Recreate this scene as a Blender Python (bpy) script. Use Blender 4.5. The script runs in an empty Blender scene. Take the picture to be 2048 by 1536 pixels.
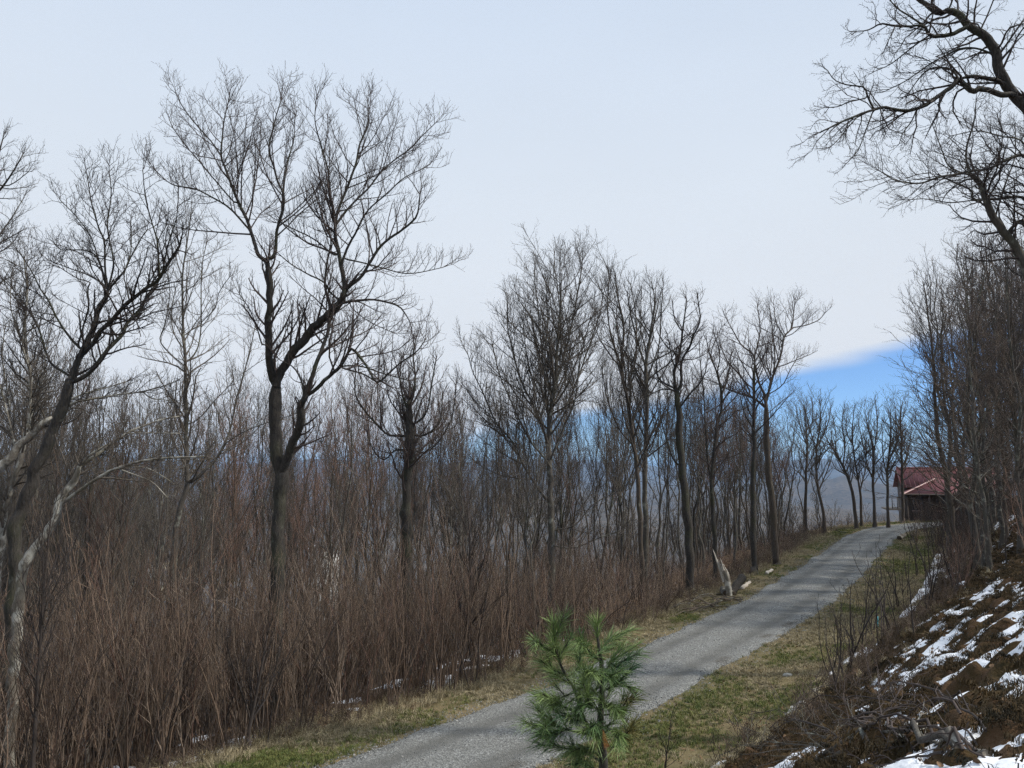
import bpy, math, random
import numpy as np

# ------------------------------------------------------------------ camera, sky, sun, exposure
scene = bpy.context.scene
COL = scene.collection
F = 1538.0                      # focal length in photograph pixels (2048 wide)
TH = math.radians(6.5)          # the camera looks up a little
CAM = np.array([0.0, 0.0, 5.7])  # standing on top of the bank, about 1.6 m over the ground
cam_d = bpy.data.cameras.new('camera')
cam = bpy.data.objects.new('camera', cam_d)
COL.objects.link(cam)
cam.location = CAM
cam.rotation_euler = (math.pi / 2 + TH, 0, 0)
cam_d.sensor_fit = 'HORIZONTAL'
cam_d.sensor_width = 36.0
cam_d.lens = 36.0 * F / 2048.0
cam_d.clip_start = 0.05
cam_d.clip_end = 60000
scene.camera = cam

SUN_EL, SUN_AZ = math.radians(48), math.radians(98)   # azimuth clockwise from +Y: from the right
sun_dir = np.array([math.cos(SUN_EL) * math.sin(SUN_AZ), math.cos(SUN_EL) * math.cos(SUN_AZ), math.sin(SUN_EL)])
world = bpy.data.worlds.new('World')
scene.world = world
world.use_nodes = True
nt = world.node_tree
nt.nodes.clear()
N = nt.nodes.new
LK = nt.links.new
w_out = N('ShaderNodeOutputWorld')
bg = N('ShaderNodeBackground')
bg.inputs['Strength'].default_value = 0.15
sky = N('ShaderNodeTexSky')
sky.sky_type = 'NISHITA'
sky.sun_disc = False
sky.sun_elevation = SUN_EL
sky.sun_rotation = SUN_AZ
sky.altitude = 3000
sky.air_density = 1.0
sky.dust_density = 0.15
sky.ozone_density = 8.0
tc = N('ShaderNodeTexCoord')
sep = N('ShaderNodeSeparateXYZ')
LK(tc.outputs['Generated'], sep.inputs[0])
mapn = N('ShaderNodeMapping')
mapn.inputs['Scale'].default_value = (2.2, 2.2, 16.0)
LK(tc.outputs['Generated'], mapn.inputs['Vector'])
cn = N('ShaderNodeTexNoise')
cn.inputs['Scale'].default_value = 1.3
cn.inputs['Detail'].default_value = 3.0
LK(mapn.outputs[0], cn.inputs['Vector'])


def wmath(op, a, b):
    m = N('ShaderNodeMath')
    m.operation = op
    for i, v in enumerate((a, b)):
        if hasattr(v, 'is_output'):
            LK(v, m.inputs[i])
        else:
            m.inputs[i].default_value = v
    return m.outputs[0]


# a high veil of cloud with a clear strip under its edge near the horizon
edge = wmath('ADD', wmath('MULTIPLY', sep.outputs['X'], 0.180), 0.056)
edge = wmath('ADD', edge, wmath('MULTIPLY', wmath('SUBTRACT', cn.outputs['Fac'], 0.5), 0.045))
rel = wmath('SUBTRACT', sep.outputs['Z'], edge)
mr = N('ShaderNodeMapRange')
mr.interpolation_type = 'SMOOTHSTEP'
LK(rel, mr.inputs['Value'])
mr.inputs['From Min'].default_value = -0.010
mr.inputs['From Max'].default_value = 0.013
cloud = N('ShaderNodeValToRGB')
cloud.color_ramp.elements[0].position = 0.08
cloud.color_ramp.elements[0].color = (0.83, 0.85, 0.885, 1)
cloud.color_ramp.elements[1].position = 0.72
cloud.color_ramp.elements[1].color = (0.58, 0.70, 0.885, 1)
cmid = cloud.color_ramp.elements.new(0.34)
cmid.color = (0.75, 0.815, 0.90, 1)
LK(sep.outputs['Z'], cloud.inputs['Fac'])
cvar = N('ShaderNodeTexNoise')
cvar.inputs['Scale'].default_value = 2.2
cvar.inputs['Detail'].default_value = 4.0
mapc = N('ShaderNodeMapping')
mapc.inputs['Scale'].default_value = (1.0, 1.0, 2.6)
LK(tc.outputs['Generated'], mapc.inputs['Vector'])
LK(mapc.outputs[0], cvar.inputs['Vector'])
cmul = N('ShaderNodeVectorMath')
cmul.operation = 'SCALE'
LK(cloud.outputs['Color'], cmul.inputs[0])
LK(wmath('ADD', wmath('MULTIPLY', cvar.outputs['Fac'], 0.7), 6.3), cmul.inputs['Scale'])
mixw = N('ShaderNodeMixRGB')
LK(mr.outputs[0], mixw.inputs['Fac'])
LK(sky.outputs[0], mixw.inputs['Color1'])
LK(cmul.outputs[0], mixw.inputs['Color2'])
LK(mixw.outputs[0], bg.inputs['Color'])
LK(bg.outputs[0], w_out.inputs['Surface'])

sl = bpy.data.lights.new('sun', 'SUN')
sl.energy = 4.3
sl.angle = math.radians(2.0)
sl.color = (1.0, 0.95, 0.87)
sun = bpy.data.objects.new('sun', sl)
COL.objects.link(sun)
sun.rotation_euler = (math.pi / 2 - SUN_EL, 0, math.pi - SUN_AZ)

scene.view_settings.view_transform = 'Standard'
scene.view_settings.look = 'None'
scene.view_settings.exposure = 0.0
scene.view_settings.gamma = 1.0
scene.view_settings.use_curve_mapping = False
scene.cycles.max_bounces = 4
scene.cycles.diffuse_bounces = 2
scene.cycles.glossy_bounces = 2
scene.cycles.transmission_bounces = 2
scene.cycles.transparent_max_bounces = 4
scene.cycles.volume_bounces = 0
scene.cycles.use_adaptive_sampling = True
scene.cycles.adaptive_threshold = 0.03
scene.cycles.use_denoising = True
scene.cycles.denoising_prefilter = 'NONE'
scene.cycles.sample_clamp_indirect = 3.0

# ------------------------------------------------------------------ small helpers
RNG = np.random.default_rng(7)


def ray(px, py):
    x = (px - 1024) / F
    y = (768 - py) / F
    return np.array([x, math.cos(TH) - y * math.sin(TH), math.sin(TH) + y * math.cos(TH)])


def at(px, py, Y):
    """the point of the place that lies at distance Y ahead on the line of sight through a photo pixel"""
    d = ray(px, py)
    return CAM + d * (Y / d[1])


def _hash(ix, iy, seed):
    h = (ix * 374761393 + iy * 668265263 + seed * 974711) & 0xFFFFFFFF
    h = ((h ^ (h >> 13)) * 1274126177) & 0xFFFFFFFF
    return ((h ^ (h >> 16)) & 0xFFFF) / 65535.0


def vnoise(x, y, seed=0):
    x = np.asarray(x, float)
    y = np.asarray(y, float)
    ix = np.floor(x).astype(np.int64)
    iy = np.floor(y).astype(np.int64)
    fx = x - ix
    fy = y - iy
    fx = fx * fx * (3 - 2 * fx)
    fy = fy * fy * (3 - 2 * fy)
    a = _hash(ix, iy, seed)
    b = _hash(ix + 1, iy, seed)
    c = _hash(ix, iy + 1, seed)
    d = _hash(ix + 1, iy + 1, seed)
    return (a * (1 - fx) + b * fx) * (1 - fy) + (c * (1 - fx) + d * fx) * fy


def fbm(x, y, seed=0, octv=4):
    s = 0
    a = 0.5
    t = 0
    for k in range(octv):
        s = s + a * vnoise(x * 2 ** k, y * 2 ** k, seed + k * 17)
        t += a
        a *= 0.5
    return s / t


def sstep(a, b, x):
    t = np.clip((x - a) / (b - a), 0, 1)
    return t * t * (3 - 2 * t)


# ------------------------------------------------------------------ the lie of the land
ROAD_PTS = np.array([(-60, -40, -3.0), (-30, -11, -1.4), (-14, 3.2, -0.5), (-7.3, 10, -0.1), (-2.6, 14.6, 0), (-0.6, 16.95, 0), (2.1, 20.3, 0.0),
                     (4.85, 24.0, 0.08), (8.3, 28.4, 0.22), (10.85, 31.8, 0.37), (14.6, 37.5, 0.56), (18.3, 43.6, 0.76),
                     (22.8, 50.9, 1.03), (26.9, 57.2, 1.27), (30.6, 60.8, 1.45), (35.5, 63.0, 1.55), (44, 63.6, 1.55), (60, 61, 1.4), (110, 50, 1.0), (400, 10, 0)], float)


def catmull(P, n):
    P = np.asarray(P, float)
    Q = np.vstack([2 * P[0] - P[1], P, 2 * P[-1] - P[-2]])
    out = []
    for i in range(1, len(Q) - 2):
        p0, p1, p2, p3 = Q[i - 1], Q[i], Q[i + 1], Q[i + 2]
        t = np.linspace(0, 1, n, endpoint=False)[:, None]
        out.append(0.5 * (2 * p1 + (p2 - p0) * t + (2 * p0 - 5 * p1 + 4 * p2 - p3) * t ** 2 + (3 * p1 - p0 - 3 * p2 + p3) * t ** 3))
    out.append(P[-1:])
    return np.vstack(out)


RC = catmull(ROAD_PTS, 5)
RA, RB = RC[:-1], RC[1:]
RS = np.concatenate([[0], np.cumsum(np.linalg.norm((RB - RA)[:, :2], axis=1))])


def road_coord(x, y):
    """signed distance from the road's centre line (right positive), height of the road there, length along it"""
    x = np.atleast_1d(np.asarray(x, float)).ravel()
    y = np.atleast_1d(np.asarray(y, float)).ravel()
    D = np.empty(len(x))
    Z = np.empty(len(x))
    S = np.empty(len(x))
    AB = (RB - RA)[:, :2]
    L2 = (AB ** 2).sum(1)
    for a in range(0, len(x), 20000):
        px = x[a:a + 20000, None] - RA[None, :, 0]
        py = y[a:a + 20000, None] - RA[None, :, 1]
        t = np.clip((px * AB[:, 0] + py * AB[:, 1]) / L2, 0, 1)
        qx = px - t * AB[:, 0]
        qy = py - t * AB[:, 1]
        d2 = qx * qx + qy * qy
        k = d2.argmin(1)
        r = np.arange(len(k))
        cr = AB[k, 0] * qy[r, k] - AB[k, 1] * qx[r, k]
        D[a:a + 20000] = np.sqrt(d2[r, k]) * -np.sign(cr)
        tk = t[r, k]
        Z[a:a + 20000] = RA[k, 2] * (1 - tk) + RB[k, 2] * tk
        S[a:a + 20000] = RS[k] + tk * (RS[k + 1] - RS[k])
    return D, Z, S


HALF = 1.72     # half width of the gravel drive
TOE = 4.7       # where the right bank starts


def base_height(x, y):
    d, zr, s = road_coord(x, y)
    x = np.atleast_1d(np.asarray(x, float)).ravel()
    y = np.atleast_1d(np.asarray(y, float)).ravel()
    r = np.hypot(x, y)
    # right: verge, bank, hill
    q = d - TOE
    soft = np.where(q > 4, q, np.log1p(np.exp(np.clip(q / 0.5, -30, 8))) * 0.5)
    bank = 0.66 * soft
    bank = np.where(bank > 3.4, 3.4 + 1.6 * np.tanh((bank - 3.4) / 1.8) + 0.10 * np.clip(d - 12, 0, 300), bank)
    bank = np.where(bank > 3.4, bank, bank)
    # left: verge, shelf, steep slope down to the valley
    m = -d
    drop = 0.04 * np.clip(m - HALF, 0, None) + 0.10 * np.clip(m - 3.2, 0, None) + 0.22 * np.clip(m - 6.5, 0, None) + 0.08 * np.clip(m - 14, 0, None)
    drop = np.where(drop > 50, 50 + 38 * np.tanh((drop - 50) / 60), drop)
    far = sstep(250, 900, r) * (d < 0)
    roll = (fbm(x / 420, y / 420, 3) - 0.5) * 46 * far
    z = zr + np.where(d > 0, bank, -drop) + roll
    z = z - sstep(400, 3000, r) * np.where(d > 0, 40, 0)
    # distant ridges
    th = np.arctan2(x, y)
    def lump(k, seed):
        return np.clip((fbm(th * k + seed, r / 6000, seed, 4) - 0.3) * 2.2, 0, 1.4)
    h1 = 58 + 85 * lump(8, 11) + 44 * sstep(0.10, -0.25, th) * sstep(-1.6, -0.3, th)
    h2 = 40 + 120 * lump(6, 23)
    z = z + h1 * np.exp(-((r - 6300) / 1300) ** 2) + h2 * sstep(9000, 14000, r) + 45 * fbm(x / 900, y / 900, 31) * sstep(1800, 3500, r)
    z = z + 78 * lump(9, 41) * np.exp(-((r - 2700) / 400) ** 2) + 52 * lump(11, 43) * np.exp(-((r - 1400) / 240) ** 2)
    return z, d, zr, s


def ground_height(x, y, fine=True):
    z, d, zr, s = base_height(x, y)
    x = np.atleast_1d(np.asarray(x, float)).ravel()
    y = np.atleast_1d(np.asarray(y, float)).ravel()
    r = np.hypot(x, y)
    if fine:
        near = sstep(140, 60, r)
        bankw = sstep(TOE - 0.3, TOE + 0.9, d) * near
        hum = fbm(x * 2.7, y * 2.7, 5, 3)
        hum2 = vnoise(x * 4.6 + 3, y * 4.6, 8)
        hum3 = vnoise(x * 8.5, y * 8.5, 9)
        z = z + bankw * (0.36 * np.clip(hum - 0.32, 0, None) + 0.20 * hum2 * hum2 + 0.07 * hum3 + 0.4 * (fbm(x / 3.1, y / 3.1, 77, 2) - 0.5))
        woodw = sstep(-3.0, -4.0, d) * near
        z = z + woodw * (0.30 * (fbm(x / 1.7, y / 1.7, 15, 3) - 0.5))
        verge = (1 - bankw) * (1 - woodw) * near
        z = z + verge * (0.055 * (fbm(x * 1.3, y * 1.3, 25, 3) - 0.5) + 0.03 * (vnoise(x * 7, y * 7, 26) - 0.5))
        # bed of the drive
        z = z - 0.13 * sstep(HALF - 0.05, HALF - 0.5, np.abs(d))
    return z, d, zr, s


def gz(x, y):
    return float(ground_height(x, y)[0][0])


# ------------------------------------------------------------------ mesh building
def mesh_from(name, V, Q=None, T=None, mats=(), smooth=True, mat_idx=None):
    me = bpy.data.meshes.new(name)
    V = np.asarray(V, np.float32)
    nq = 0 if Q is None else len(Q)
    ntr = 0 if T is None else len(T)
    me.vertices.add(len(V))
    me.vertices.foreach_set('co', V.ravel())
    loops = []
    if nq:
        loops.append(np.asarray(Q, np.int32).ravel())
    if ntr:
        loops.append(np.asarray(T, np.int32).ravel())
    lo = np.concatenate(loops)
    me.loops.add(len(lo))
    me.loops.foreach_set('vertex_index', lo)
    st = np.concatenate([np.arange(nq) * 4, nq * 4 + np.arange(ntr) * 3]).astype(np.int32)
    me.polygons.add(nq + ntr)
    me.polygons.foreach_set('loop_start', st)
    if smooth:
        me.polygons.foreach_set('use_smooth', np.ones(nq + ntr, bool))
    if mat_idx is not None:
        me.polygons.foreach_set('material_index', np.asarray(mat_idx, np.int32))
    for m in mats:
        me.materials.append(m)
    me.update(calc_edges=True)
    return me


def add(name, me, parent=None, loc=None, label=None, cat=None, group=None, kind=None, rot=None, scale=None):
    o = bpy.data.objects.new(name, me)
    COL.objects.link(o)
    if parent is not None:
        o.parent = parent
    if loc is not None:
        o.location = loc
    if rot is not None:
        o.rotation_euler = rot
    if scale is not None:
        o.scale = (scale, scale, scale) if np.isscalar(scale) else scale
    for k, v in (('label', label), ('category', cat), ('group', group), ('kind', kind)):
        if v:
            o[k] = v
    return o


def empty(name, loc, label, cat, group=None, rotz=0.0, scale=1.0):
    o = add(name, None, None, loc, label, cat, group, None, (0, 0, rotz), scale)
    o.empty_display_size = 0.3
    return o


def norm(v):
    return v / np.maximum(np.linalg.norm(v, axis=-1, keepdims=True), 1e-9)


def tubes(P, R, sides):
    """P (n,k,3) polylines, R (n,k) radii -> verts, quads"""
    n, k, _ = P.shape
    T = np.empty_like(P)
    T[:, 1:-1] = P[:, 2:] - P[:, :-2]
    T[:, 0] = P[:, 1] - P[:, 0]
    T[:, -1] = P[:, -1] - P[:, -2]
    T = norm(T)
    mean = norm(P[:, -1] - P[:, 0] + 1e-6)
    ax = np.abs(mean).argmin(1)
    ref = np.zeros((n, 3))
    ref[np.arange(n), ax] = 1
    U = norm(np.cross(T, ref[:, None, :]))
    W = np.cross(T, U)
    a = np.arange(sides) * 2 * math.pi / sides
    V = P[:, :, None, :] + R[:, :, None, None] * (np.cos(a)[None, None, :, None] * U[:, :, None, :] + np.sin(a)[None, None, :, None] * W[:, :, None, :])
    V = V.reshape(-1, 3)
    i = np.arange(n)[:, None, None] * (k * sides)
    j = np.arange(k - 1)[None, :, None] * sides
    s = np.arange(sides)[None, None, :]
    s2 = (s + 1) % sides
    Q = np.stack([i + j + s, i + j + s2, i + j + sides + s2, i + j + sides + s], -1).reshape(-1, 4)
    return V, Q


class Bag:
    def __init__(self):
        self.V, self.Q, self.T, self.n, self.MQ, self.MT = [], [], [], 0, [], []

    def quads(self, V, Q, mi=0):
        self.V.append(np.asarray(V, float))
        self.Q.append(np.asarray(Q) + self.n)
        self.MQ.append(np.full(len(Q), mi))
        self.n += len(V)

    def tris(self, V, T, mi=0):
        self.V.append(np.asarray(V, float))
        self.T.append(np.asarray(T) + self.n)
        self.MT.append(np.full(len(T), mi))
        self.n += len(V)

    def tube(self, P, R, sides, mi=0, cap=False):
        P = np.asarray(P, float)
        R = np.asarray(R, float)
        if P.ndim == 2:
            P = P[None]
            R = R[None]
        V, Q = tubes(P, R, sides)
        n0 = self.n
        self.quads(V, Q, mi)
        if cap:
            n, k = R.shape
            for b in range(n):
                for end in (0, k - 1):
                    ring = n0 + b * k * sides + end * sides + np.arange(sides)
                    self.V.append(P[b, end][None])
                    c = self.n
                    self.n += 1
                    self.T.append(np.stack([ring, np.roll(ring, -1), np.full(sides, c)], 1))
                    self.MT.append(np.full(sides, mi))

    def box(self, lo, hi, mi=0):
        x0, y0, z0 = lo
        x1, y1, z1 = hi
        V = [(x0, y0, z0), (x1, y0, z0), (x1, y1, z0), (x0, y1, z0), (x0, y0, z1), (x1, y0, z1), (x1, y1, z1), (x0, y1, z1)]
        self.quads(V, [(0, 3, 2, 1), (4, 5, 6, 7), (0, 1, 5, 4), (1, 2, 6, 5), (2, 3, 7, 6), (3, 0, 4, 7)], mi)

    def mesh(self, name, mats, smooth=True, origin=None):
        V = np.vstack(self.V)
        if origin is not None:
            V = V - np.asarray(origin)
        Q = np.vstack(self.Q) if self.Q else None
        T = np.vstack(self.T) if self.T else None
        mi = np.concatenate(self.MQ + self.MT) if (self.MQ or self.MT) else None
        return mesh_from(name, V, Q, T, mats, smooth, mi)


# ------------------------------------------------------------------ materials
def material(name):
    m = bpy.data.materials.new(name)
    m.use_nodes = True
    t = m.node_tree
    t.nodes.clear()
    o = t.nodes.new('ShaderNodeOutputMaterial')
    b = t.nodes.new('ShaderNodeBsdfPrincipled')
    t.links.new(b.outputs[0], o.inputs[0])
    b.inputs['Specular IOR Level'].default_value = 0.25
    return m, t, b


class NT:
    def __init__(self, t):
        self.t = t

    def n(self, kind, **kw):
        x = self.t.nodes.new(kind)
        for k, v in kw.items():
            setattr(x, k, v)
        return x

    def l(self, a, b):
        self.t.links.new(a, b)

    def noise(self, scale, detail=3, rough=0.5, vec=None, dist=0.0):
        x = self.n('ShaderNodeTexNoise')
        x.inputs['Scale'].default_value = scale
        x.inputs['Detail'].default_value = detail
        x.inputs['Roughness'].default_value = rough
        x.inputs['Distortion'].default_value = dist
        if vec is not None:
            self.l(vec, x.inputs['Vector'])
        return x.outputs['Fac']

    def ramp(self, fac, stops, interp='LINEAR'):
        x = self.n('ShaderNodeValToRGB')
        cr = x.color_ramp
        cr.interpolation = interp
        while len(cr.elements) < len(stops):
            cr.elements.new(0.5)
        for e, (p, c) in zip(cr.elements, stops):
            e.position = p
            e.color = (c[0], c[1], c[2], 1) if hasattr(c, '__len__') else (c, c, c, 1)
        self.l(fac, x.inputs[0])
        return x.outputs[0]

    def mix(self, fac, a, b, mode='MIX'):
        x = self.n('ShaderNodeMixRGB', blend_type=mode)
        for i, v in enumerate((fac, a, b)):
            if hasattr(v, 'is_output'):
                self.l(v, x.inputs[i])
            elif i == 0:
                x.inputs[0].default_value = v
            else:
                x.inputs[i].default_value = (v[0], v[1], v[2], 1)
        return x.outputs[0]

    def math(self, op, a, b=0.0):
        x = self.n('ShaderNodeMath', operation=op)
        for i, v in enumerate((a, b)):
            if hasattr(v, 'is_output'):
                self.l(v, x.inputs[i])
            else:
                x.inputs[i].default_value = v
        return x.outputs[0]

    def coords(self, kind='Object', scale=(1, 1, 1)):
        c = self.n('ShaderNodeTexCoord')
        m = self.n('ShaderNodeMapping')
        m.inputs['Scale'].default_value = scale
        self.l(c.outputs[kind], m.inputs['Vector'])
        return m.outputs[0]

    def bump(self, h, bsdf, strength=0.5, dist=0.02):
        x = self.n('ShaderNodeBump')
        x.inputs['Strength'].default_value = strength
        x.inputs['Distance'].default_value = dist
        self.l(h, x.inputs['Height'])
        self.l(x.outputs[0], bsdf.inputs['Normal'])

    def rand(self):
        return self.n('ShaderNodeObjectInfo').outputs['Random']

    def attr(self, name):
        x = self.n('ShaderNodeAttribute', attribute_name=name)
        return x


def bark_mat(name, dark, mid, lichen, lich_amt=0.5, furrow=1.0, moss=0.0):
    m, t, b = material(name)
    g = NT(t)
    v = g.coords('Object', (9, 9, 2.2))
    n1 = g.noise(3.0, 5, 0.65, v, 0.6)
    col = g.ramp(n1, [(0.30, dark), (0.72, mid)])
    v2 = g.coords('Object', (1, 1, 0.8))
    n2 = g.noise(4.5, 4, 0.6, v2)
    lf = g.ramp(n2, [(1 - lich_amt * 0.9, 0.0), (min(0.99, 1 - lich_amt * 0.9 + 0.12), 1.0)])
    col = g.mix(g.math('MULTIPLY', lf, 0.85), col, lichen)
    if moss:
        n3 = g.noise(1.1, 3, 0.5, v2)
        mf = g.ramp(n3, [(0.5, 0.0), (0.7, moss)])
        col = g.mix(mf, col, (0.055, 0.065, 0.022))
    g.l(col, b.inputs['Base Color'])
    b.inputs['Roughness'].default_value = 0.9
    g.bump(n1, b, 0.8 * furrow, 0.03)
    return m


def plain_mat(name, c1, c2, rough=0.85, scale=6.0, rnd=True, trans=0.0):
    m, t, b = material(name)
    g = NT(t)
    if rnd:
        f = g.math('ADD', g.math('MULTIPLY', g.rand(), 0.65), g.math('MULTIPLY', g.noise(scale, 3, 0.6, g.coords()), 0.5))
    else:
        f = g.noise(scale, 4, 0.6, g.coords())
    g.l(g.ramp(f, [(0.25, c1), (0.8, c2)]), b.inputs['Base Color'])
    b.inputs['Roughness'].default_value = rough
    return m


M = {}
M['bark_dark'] = bark_mat('bark_dark', (0.024, 0.021, 0.018), (0.078, 0.068, 0.058), (0.15, 0.155, 0.125), 0.42, 1.3, 0.5)
M['bark_grey'] = bark_mat('bark_grey', (0.048, 0.042, 0.036), (0.125, 0.11, 0.092), (0.26, 0.26, 0.215), 0.50, 0.9, 0.3)
M['bark_pale'] = bark_mat('bark_pale', (0.10, 0.085, 0.065), (0.25, 0.22, 0.18), (0.47, 0.45, 0.39), 0.58, 0.6, 0.3)
M['bark_brown'] = bark_mat('bark_brown', (0.042, 0.033, 0.026), (0.115, 0.092, 0.072), (0.20, 0.19, 0.15), 0.42, 0.8, 0.2)
M['twig_dark'] = plain_mat('twig_dark', (0.040, 0.032, 0.029), (0.085, 0.066, 0.058))
M['twig_grey'] = plain_mat('twig_grey', (0.058, 0.049, 0.041), (0.125, 0.106, 0.086))
M['twig_red'] = plain_mat('twig_red', (0.085, 0.048, 0.036), (0.22, 0.135, 0.098))
M['stem_brown'] = plain_mat('stem_brown', (0.050, 0.035, 0.027), (0.205, 0.145, 0.104))
M['stem_tan'] = plain_mat('stem_tan', (0.065, 0.050, 0.040), (0.225, 0.172, 0.130))
M['twig_brown'] = plain_mat('twig_brown', (0.07, 0.05, 0.038), (0.16, 0.118, 0.086))
M['stem_dark'] = plain_mat('stem_dark', (0.030, 0.024, 0.021), (0.065, 0.052, 0.045))
M['dead_pale'] = plain_mat('dead_pale', (0.24, 0.20, 0.155), (0.52, 0.47, 0.40), scale=9)
M['leaf_dead'] = plain_mat('leaf_dead', (0.075, 0.042, 0.022), (0.24, 0.15, 0.085))
M['grass_green'] = plain_mat('grass_green', (0.060, 0.088, 0.022), (0.18, 0.185, 0.06))
M['grass_tan'] = plain_mat('grass_tan', (0.15, 0.122, 0.066), (0.38, 0.32, 0.20))
M['needle'] = plain_mat('needle', (0.050, 0.115, 0.045), (0.19, 0.26, 0.09), 0.45)
M['needle_dead'] = plain_mat('needle_dead', (0.42, 0.17, 0.05), (0.52, 0.24, 0.08), 0.6)
M['needle_yellow'] = plain_mat('needle_yellow', (0.11, 0.12, 0.03), (0.17, 0.15, 0.05), 0.6)
M['pine_bark'] = plain_mat('pine_bark', (0.030, 0.028, 0.024), (0.075, 0.070, 0.058), scale=30, rnd=False)
M['gravel'] = plain_mat('gravel', (0.09, 0.092, 0.088), (0.30, 0.295, 0.275))
M['rock'] = plain_mat('rock', (0.22, 0.21, 0.185), (0.46, 0.44, 0.38), scale=11, rnd=False)
M['moss'] = plain_mat('moss', (0.030, 0.022, 0.008), (0.085, 0.058, 0.018), scale=5)
M['white_paint'] = plain_mat('white_paint', (0.70, 0.70, 0.69), (0.80, 0.80, 0.79), 0.6, 2.0, False)
M['house_wall'] = plain_mat('house_wall', (0.30, 0.28, 0.25), (0.40, 0.38, 0.34), 0.7, 2.0, False)
M['tape'] = plain_mat('tape', (0.05, 0.30, 0.36), (0.10, 0.42, 0.48), 0.5, 3.0, False)


def ground_mat():
    m, t, b = material('ground')
    g = NT(t)
    v = g.coords('Object')
    z = g.attr('zone')            # red: mown verge, green: bank, blue: open fields
    zs = g.n('ShaderNodeSeparateColor')
    g.l(z.outputs['Color'], zs.inputs[0])
    # woodland floor: leaf litter
    n1 = g.noise(9.0, 5, 0.7, v)
    n2 = g.noise(0.7, 3, 0.6, v)
    n3 = g.noise(42.0, 3, 0.6, v)
    lit = g.ramp(n1, [(0.25, (0.055, 0.036, 0.022)), (0.55, (0.145, 0.095, 0.058)), (0.8, (0.26, 0.185, 0.12))])
    # verge: patchy dead and green grass over soil
    grass = g.ramp(g.math('ADD', g.math('MULTIPLY', n2, 0.6), g.math('MULTIPLY', n1, 0.42)), [(0.34, (0.085, 0.092, 0.034)), (0.5, (0.17, 0.14, 0.07)), (0.66, (0.27, 0.205, 0.115))])
    grass = g.mix(g.ramp(n3, [(0.35, 0.55), (0.7, 0.0)]), grass, (0.07, 0.055, 0.032))
    # bank: moss, peaty soil and dead bracken
    nb = g.noise(1.6, 4, 0.65, v)
    bank = g.ramp(g.math('ADD', g.math('MULTIPLY', nb, 0.65), g.math('MULTIPLY', n1, 0.35)), [(0.32, (0.022, 0.020, 0.009)), (0.46, (0.060, 0.040, 0.018)), (0.56, (0.088, 0.052, 0.028)), (0.70, (0.14, 0.092, 0.056))])
    col = g.mix(zs.outputs[0], lit, grass)
    col = g.mix(zs.outputs[1], col, bank)
    # far country: winter woods and pale fields
    f1 = g.noise(0.012, 5, 0.6, v)
    f2 = g.noise(0.11, 4, 0.7, v)
    woods = g.ramp(g.math('ADD', g.math('MULTIPLY', f2, 0.6), g.math('MULTIPLY', f1, 0.4)), [(0.36, (0.028, 0.027, 0.022)), (0.5, (0.082, 0.066, 0.050)), (0.64, (0.15, 0.12, 0.09))])
    fld = g.ramp(f2, [(0.3, (0.19, 0.15, 0.09)), (0.7, (0.28, 0.22, 0.135))])
    geo = g.n('ShaderNodeNewGeometry')
    ln = g.n('ShaderNodeVectorMath', operation='LENGTH')
    g.l(geo.outputs['Position'], ln.inputs[0])
    farf = g.n('ShaderNodeMapRange')
    g.l(ln.outputs['Value'], farf.inputs['Value'])
    farf.inputs['From Min'].default_value = 70
    farf.inputs['From Max'].default_value = 240
    col = g.mix(farf.outputs[0], col, woods)
    col = g.mix(zs.outputs[2], col, fld)
    g.l(col, b.inputs['Base Color'])
    b.inputs['Roughness'].default_value = 0.95
    b.inputs['Specular IOR Level'].default_value = 0.1
    g.bump(g.math('ADD', n1, g.math('MULTIPLY', n3, 0.5)), b, 0.8, 0.05)
    return m


def road_mat():
    m, t, b = material('gravel_drive')
    g = NT(t)
    v = g.coords('Object')
    vor = g.n('ShaderNodeTexVoronoi')
    vor.inputs['Scale'].default_value = 34.0
    g.l(v, vor.inputs['Vector'])
    sepc = g.n('ShaderNodeSeparateColor')
    g.l(vor.outputs['Color'], sepc.inputs[0])
    n1 = g.noise(1.4, 4, 0.6, v)
    n2 = g.noise(11.0, 4, 0.7, v)
    stone = g.ramp(sepc.outputs[0], [(0.1, (0.098, 0.100, 0.094)), (0.55, (0.205, 0.207, 0.195)), (0.92, (0.275, 0.275, 0.26)), (1.0, (0.42, 0.42, 0.40))])
    fines = g.ramp(n2, [(0.3, (0.082, 0.082, 0.076)), (0.7, (0.140, 0.138, 0.126))])
    tr = g.attr('track')
    ts = g.n('ShaderNodeSeparateColor')
    g.l(tr.outputs['Color'], ts.inputs[0])
    # the wheel tracks are packed fines, the crown and edges carry loose stone
    pack = g.math('MULTIPLY', ts.outputs[0], g.ramp(n1, [(0.25, 0.45), (0.6, 1.0)]))
    col = g.mix(pack, stone, fines)
    col = g.mix(g.ramp(n1, [(0.35, 0.35), (0.65, 0.0)]), col, (0.13, 0.125, 0.11))
    col = g.mix(g.math('MULTIPLY', ts.outputs[1], 0.8), col, (0.085, 0.075, 0.060))
    g.l(col, b.inputs['Base Color'])
    b.inputs['Roughness'].default_value = 0.85
    g.bump(g.math('ADD', vor.outputs['Distance'], n2), b, 0.9, 0.02)
    return m


def snow_mat():
    m, t, b = material('snow')
    g = NT(t)
    v = g.coords('Object')
    n = g.noise(16, 4, 0.6, v)
    g.l(g.ramp(n, [(0.2, (0.70, 0.72, 0.75)), (0.6, (0.87, 0.88, 0.90))]), b.inputs['Base Color'])
    b.inputs['Roughness'].default_value = 0.6
    g.bump(n, b, 0.35, 0.03)
    return m


M['ground'] = ground_mat()
M['road'] = road_mat()
M['snow'] = snow_mat()

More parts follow.
